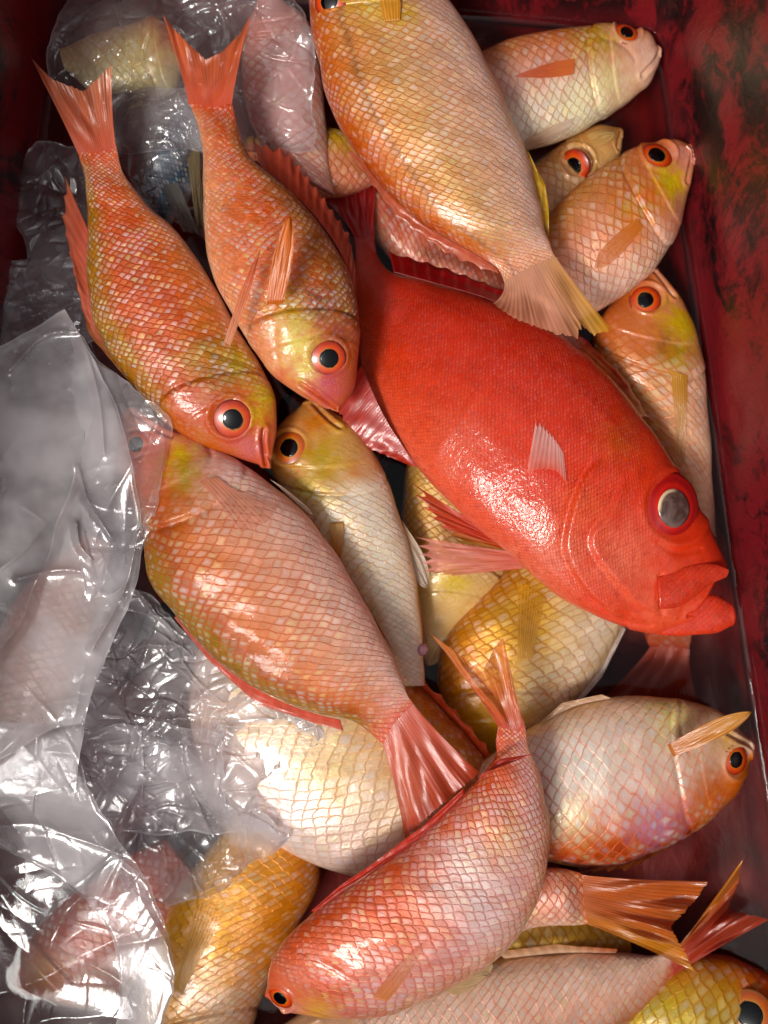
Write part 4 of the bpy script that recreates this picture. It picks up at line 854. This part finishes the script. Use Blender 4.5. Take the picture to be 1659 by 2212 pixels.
def sheet(name, rows, mat, root=None, org=None, zmin=0.045, off=0.003, amp=(0.006, 0.0025, 0.001), L=(0.034, 0.013, 0.006), seed=1, n=190, m=190, drape=True, tent=30, edge_w=0.03, xyw=0.5, zrow=None, aniso=0.0, curl=0.004, lim=None, dens=0.55, creases=(), wobk=1.0):
    R = [resample(r, m, True) for r in rows]
    T = np.concatenate([[0], np.cumsum([np.linalg.norm(R[i + 1] - R[i], axis=1).mean() for i in range(len(R) - 1)])])
    t = np.linspace(0, T[-1], n)
    G = hermite(t, T, np.array(R).reshape(len(R), -1)).reshape(n, m, 2)
    wob = perlin(G[..., 0] / 60, G[..., 1] / 60, seed + 40) * 7 + perlin(G[..., 0] / 22, G[..., 1] / 22, seed + 41) * 3
    G = G + wobk * np.stack([wob, perlin(G[..., 0] / 50, G[..., 1] / 50, seed + 42) * 8], -1)
    X = W(G[..., 0], G[..., 1], 0.085)
    zb = np.full((n, m), zmin)
    if drape:
        bv = ALLB['all']; dn = Vector((0, 0, -1))
        ii = np.unique(np.r_[np.arange(0, n, 3), n - 1]); jj = np.unique(np.r_[np.arange(0, m, 3), m - 1])
        zc = np.zeros((len(ii), len(jj)))
        for a_, i in enumerate(ii):
            for b_, j in enumerate(jj):
                r = bv.ray_cast(Vector((X[i, j, 0], X[i, j, 1], 0.3)), dn)
                zv = r[0].z if r[0] is not None else 0.0
                if lim is not None and zv > lim: zv = lim
                zc[a_, b_] = max(zmin, zv)
        for _ in range(tent):
            q = np.pad(zc, 1, mode='edge')
            s_ = sum(q[1 + dx:1 + dx + len(ii), 1 + dy:1 + dy + len(jj)] for dx in (-1, 0, 1) for dy in (-1, 0, 1)) / 9
            zc = np.maximum(zc * 0.5 + s_ * 0.5, s_ * 0.98)
        tmp = np.array([np.interp(np.arange(m), jj, zr) for zr in zc])
        zb = np.array([np.interp(np.arange(n), ii, tmp[:, k]) for k in range(m)]).T
    if zrow is not None:
        zz = hermite(t, T, np.array([np.interp(np.linspace(0, 1, m), np.linspace(0, 1, len(z_)), z_) for z_ in zrow]))
        zb = np.maximum(zb, zz) if drape else zz
    x, y = X[..., 0], X[..., 1]
    wx = perlin(x / 0.03, y / 0.03, seed + 9) * 0.010; wy = perlin(x / 0.03, y / 0.03, seed + 10) * 0.010
    amp = (amp[0] * 0.62, amp[1] * 0.42, amp[2] * 0.45)
    cz = np.zeros((n, m)); cr_ = np.random.default_rng(seed * 7 + 1)
    x0, x1, y0, y1 = x.min(), x.max(), y.min(), y.max()
    area = (x1 - x0) * (y1 - y0)
    for lvl in range(3):
        K = int(min(420, dens * area / (L[lvl]**2) * (1.2, 1.2, 0.8)[lvl])) + 3
        for _ in range(K):
            qx, qy = cr_.uniform(x0, x1), cr_.uniform(y0, y1)
            an = aniso + cr_.normal(0, 0.9); ln = L[lvl] * cr_.uniform(0.5, 2.0); wd_ = L[lvl] * cr_.uniform(0.05, 0.20)
            ca, sa = math.cos(an), math.sin(an)
            dx_, dy_ = x + wx * 0.35 - qx, y + wy * 0.35 - qy
            al = dx_ * ca + dy_ * sa; ac = -dx_ * sa + dy_ * ca
            bend = cr_.normal(0, 0.12) / ln
            ac = ac + bend * al * al
            asym = np.where(ac > 0, 1.0, cr_.uniform(1.5, 4.0))
            h_ = np.exp(-np.abs(ac) * asym / wd_) * np.exp(-(al / ln)**2 * 1.5)
            cz += h_ * amp[lvl] * cr_.uniform(0.3, 1.0) * (1 if cr_.random() < 0.62 else -1)
    und = perlin(x / (L[0] * 1.5), y / (L[0] * 1.5), seed) * amp[0] * 1.3 + perlin(x / L[1] / 2.2, y / L[1] / 2.2, seed + 2) * amp[1] * 0.35
    z = zb + off + und + cz
    for (pl, hgt_, wpx) in creases:
        dd_, _s = polydist(G[..., 0], G[..., 1], resample(pl, 20, True))
        z = z + hgt_ * np.exp(-dd_ / wpx)
    ex = np.minimum(np.arange(n)[:, None] / (n - 1), 1 - np.arange(n)[:, None] / (n - 1)); ey = np.minimum(np.arange(m)[None] / (m - 1), 1 - np.arange(m)[None] / (m - 1))
    e = np.minimum(ex, ey); ed = np.exp(-(e / edge_w)**2)
    z = z + curl * ed * perlin(x / 0.02, y / 0.02, seed + 20)
    k = xyw * amp[1] * 1.5
    dx = perlin(x / L[1], y / L[1], seed + 30) * k; dy = perlin(x / L[1], y / L[1], seed + 31) * k
    Gx = W(G[..., 0], G[..., 1], z); Gx[..., 0] += dx; Gx[..., 1] += dy
    return mesh_obj(name, Gx.reshape(-1, 3), grid_faces(n, m), mat, root, org, dict(edge=('FLOAT', np.exp(-(e / (edge_w * 0.25))**2).ravel())))

PL_CLEAR = plastic_mat('clear_film', milk=0.10, gloss=2.0, smudge=0.24, rough=0.07)
PL_MID = plastic_mat('crumpled_film', milk=0.19, gloss=1.6, smudge=0.40, rough=0.08)
PL_MILK = plastic_mat('milky_film', milk=0.27, gloss=1.2, smudge=0.46, rough=0.10)

def bag(label, px, py, z=0.06):
    r = bpy.data.objects.new('plastic_bag', None); COL.objects.link(r); p = W(px, py, z); r.location = Vector(p); r.empty_display_size = 0.01
    r['label'] = label; r['category'] = 'plastic bag'; r['group'] = 'crumpled plastic bags over the fish'
    return r, p
r1, o1 = bag('thin clear plastic bag wrapped around fish at the top behind the orange tails', 400, 150)
sheet('bag_sheet', [[(185, -40), (400, -40), (620, -40)], [(120, 50), (380, 40), (655, 30)], [(100, 150), (400, 130), (682, 110)], [(140, 250), (400, 220), (682, 230)], [(240, 330), (420, 320), (682, 330)]], PL_CLEAR, r1, o1, zmin=0.05, off=0.007, seed=3, lim=0.082, dens=0.9, amp=(0.005, 0.005, 0.0026))
sheet('bag_sheet', [[(245, 200), (330, 190), (420, 180)], [(250, 300), (340, 290), (440, 280)], [(290, 400), (370, 400), (445, 400)], [(340, 470), (400, 490), (450, 520)]], PL_CLEAR, r1, o1, zmin=0.05, off=0.004, seed=13, lim=0.080, dens=0.9, amp=(0.004, 0.0045, 0.0024), n=130, m=110)
r2, o2 = bag('dark crumpled clear plastic bag beside the dorsal fin of the left bream', 90, 500)
sheet('bag_sheet', [[(85, 300), (150, 315), (190, 340)], [(35, 370), (120, 390), (205, 420)], [(30, 460), (110, 480), (215, 500)], [(55, 560), (130, 570), (215, 590)], [(20, 640), (130, 650), (215, 660)], [(-30, 760), (90, 760), (215, 740)]], PL_CLEAR, r2, o2, zmin=0.05, off=0.004, seed=23, lim=0.078, amp=(0.009, 0.007, 0.003), dens=0.8)
sheet('bag_sheet', [[(-40, 560), (60, 560), (170, 560)], [(-40, 660), (80, 650), (190, 650)], [(-40, 760), (60, 760), (200, 760)], [(-40, 860), (80, 860), (230, 860)]], PL_CLEAR, r2, o2, zmin=0.045, off=0.006, seed=29, lim=0.075, amp=(0.009, 0.007, 0.003), dens=0.8, n=150, m=120)
r3, o3 = bag('large milky plastic sheet draped over the left side of the crate', 120, 1200)
sheet('back_layer', [[(150, 700), (230, 790), (290, 850)], [(160, 860), (280, 850), (352, 885)], [(180, 960), (290, 950), (367, 945)], [(180, 1060), (290, 1060), (345, 1060)], [(180, 1180), (270, 1180), (318, 1160)], [(180, 1300), (250, 1280), (285, 1250)]], PL_MID, r3, o3, zmin=0.09, off=0.004, seed=31, amp=(0.004, 0.002, 0.0008), n=150, m=100)
sheet('front_layer', [[(-40, 770), (60, 715), (140, 668)], [(-40, 850), (80, 800), (215, 800)], [(-40, 950), (110, 930), (262, 910)], [(-40, 1060), (130, 1050), (290, 1030)], [(-40, 1180), (140, 1180), (308, 1150)], [(-40, 1300), (130, 1300), (295, 1260)], [(-40, 1430), (110, 1430), (245, 1380)], [(-40, 1560), (80, 1580), (190, 1530)], [(-40, 1720), (70, 1720), (165, 1690)]], PL_MILK, r3, o3, zmin=0.085, off=0.010, seed=37, amp=(0.005, 0.0012, 0.0003), L=(0.07, 0.03, 0.012), n=300, m=150, aniso=0.6, dens=0.35, wobk=0.35, edge_w=0.015, curl=0.002,
      creases=[([(170, 1010), (190, 1080), (240, 1160)], 0.002, 6), ([(165, 1130), (175, 1180), (200, 1210)], 0.003, 5), ([(300, 1150), (270, 1270), (200, 1400)], 0.004, 7), ([(180, 740), (215, 860), (225, 980)], 0.002, 6), ([(20, 800), (110, 720), (180, 715)], 0.003, 5), ([(40, 1250), (130, 1230), (210, 1240)], 0.002, 7)])
r4, o4 = bag('crinkled clear plastic heap below the latticed bream', 330, 1600)
sheet('bag_sheet', [[(230, 1270), (300, 1280), (345, 1300)], [(180, 1380), (320, 1370), (430, 1400)], [(150, 1480), (340, 1470), (560, 1500)], [(130, 1580), (330, 1580), (700, 1590)], [(140, 1690), (330, 1690), (560, 1700)], [(190, 1800), (380, 1800), (600, 1800)]], PL_MID, r4, o4, zmin=0.055, off=0.003, seed=43, lim=0.09, dens=0.8, amp=(0.006, 0.005, 0.003), L=(0.03, 0.011, 0.005), n=230, m=230)
sheet('bag_sheet', [[(150, 1560), (330, 1560), (480, 1580)], [(170, 1690), (340, 1690), (500, 1740)], [(210, 1790), (400, 1800), (620, 1810)], [(240, 1870), (380, 1880), (540, 1870)], [(290, 1950), (380, 1950), (470, 1935)]], PL_MID, r4, o4, zmin=0.05, off=0.005, seed=47, lim=0.078, dens=0.8, amp=(0.006, 0.005, 0.003), L=(0.03, 0.011, 0.005), n=190, m=190, aniso=1.1)
r5, o5 = bag('milky plastic bag bulging over the fish in the bottom left corner', 150, 1950)
sheet('front_layer', [[(-40, 1560), (60, 1560), (150, 1550)], [(-40, 1680), (80, 1680), (185, 1680)], [(-40, 1800), (110, 1800), (240, 1790)], [(60, 1860), (160, 1870), (290, 1860)], [(180, 1940), (250, 1940), (340, 1950)], [(250, 2050), (300, 2050), (372, 2060)], [(260, 2150), (310, 2150), (372, 2150)], [(240, 2250), (290, 2250), (335, 2250)]], PL_MID, r5, o5, zmin=0.075, off=0.008, seed=53, amp=(0.005, 0.002, 0.0005), L=(0.05, 0.02, 0.008), n=260, m=120, aniso=0.8, dens=0.5, wobk=0.6)
sheet('back_layer', [[(-40, 1780), (100, 1790), (200, 1800)], [(-40, 1900), (140, 1900), (290, 1880)], [(-40, 2020), (140, 2020), (340, 1990)], [(-40, 2140), (160, 2140), (350, 2110)], [(-40, 2260), (160, 2260), (330, 2260)]], PL_CLEAR, r5, o5, zmin=0.066, off=0.010, seed=59, amp=(0.008, 0.002, 0.0005), L=(0.05, 0.02, 0.008), n=190, m=170)

# a small bubble of slime caught between the fish
def bubble():
    b = bmesh.new(); bmesh.ops.create_icosphere(b, subdivisions=4, radius=0.0030)
    for v in b.verts:
        v.co *= 1 + 0.12 * float(perlin(np.array([v.co.x * 400 + 3.0]), np.array([v.co.y * 400]), 2)[0]); v.co.z *= 0.8
    me = bpy.data.meshes.new('bubble'); b.to_mesh(me); b.free()
    for f in me.polygons: f.use_smooth = True
    me.materials.append(plain('pink_slime', '#b07888', 0.15, 1.0, scale=500))
    o = bpy.data.objects.new('bubble', me); COL.objects.link(o)
    r = cast(ALLB['all'], 912, 1403); z = r[0].z if r[0] is not None else 0.05
    o.location = Vector(W(912, 1403, z + 0.001))
    o['label'] = 'small pinkish slime bubble beside the lower end of the white bream'; o['category'] = 'bubble'
bubble()
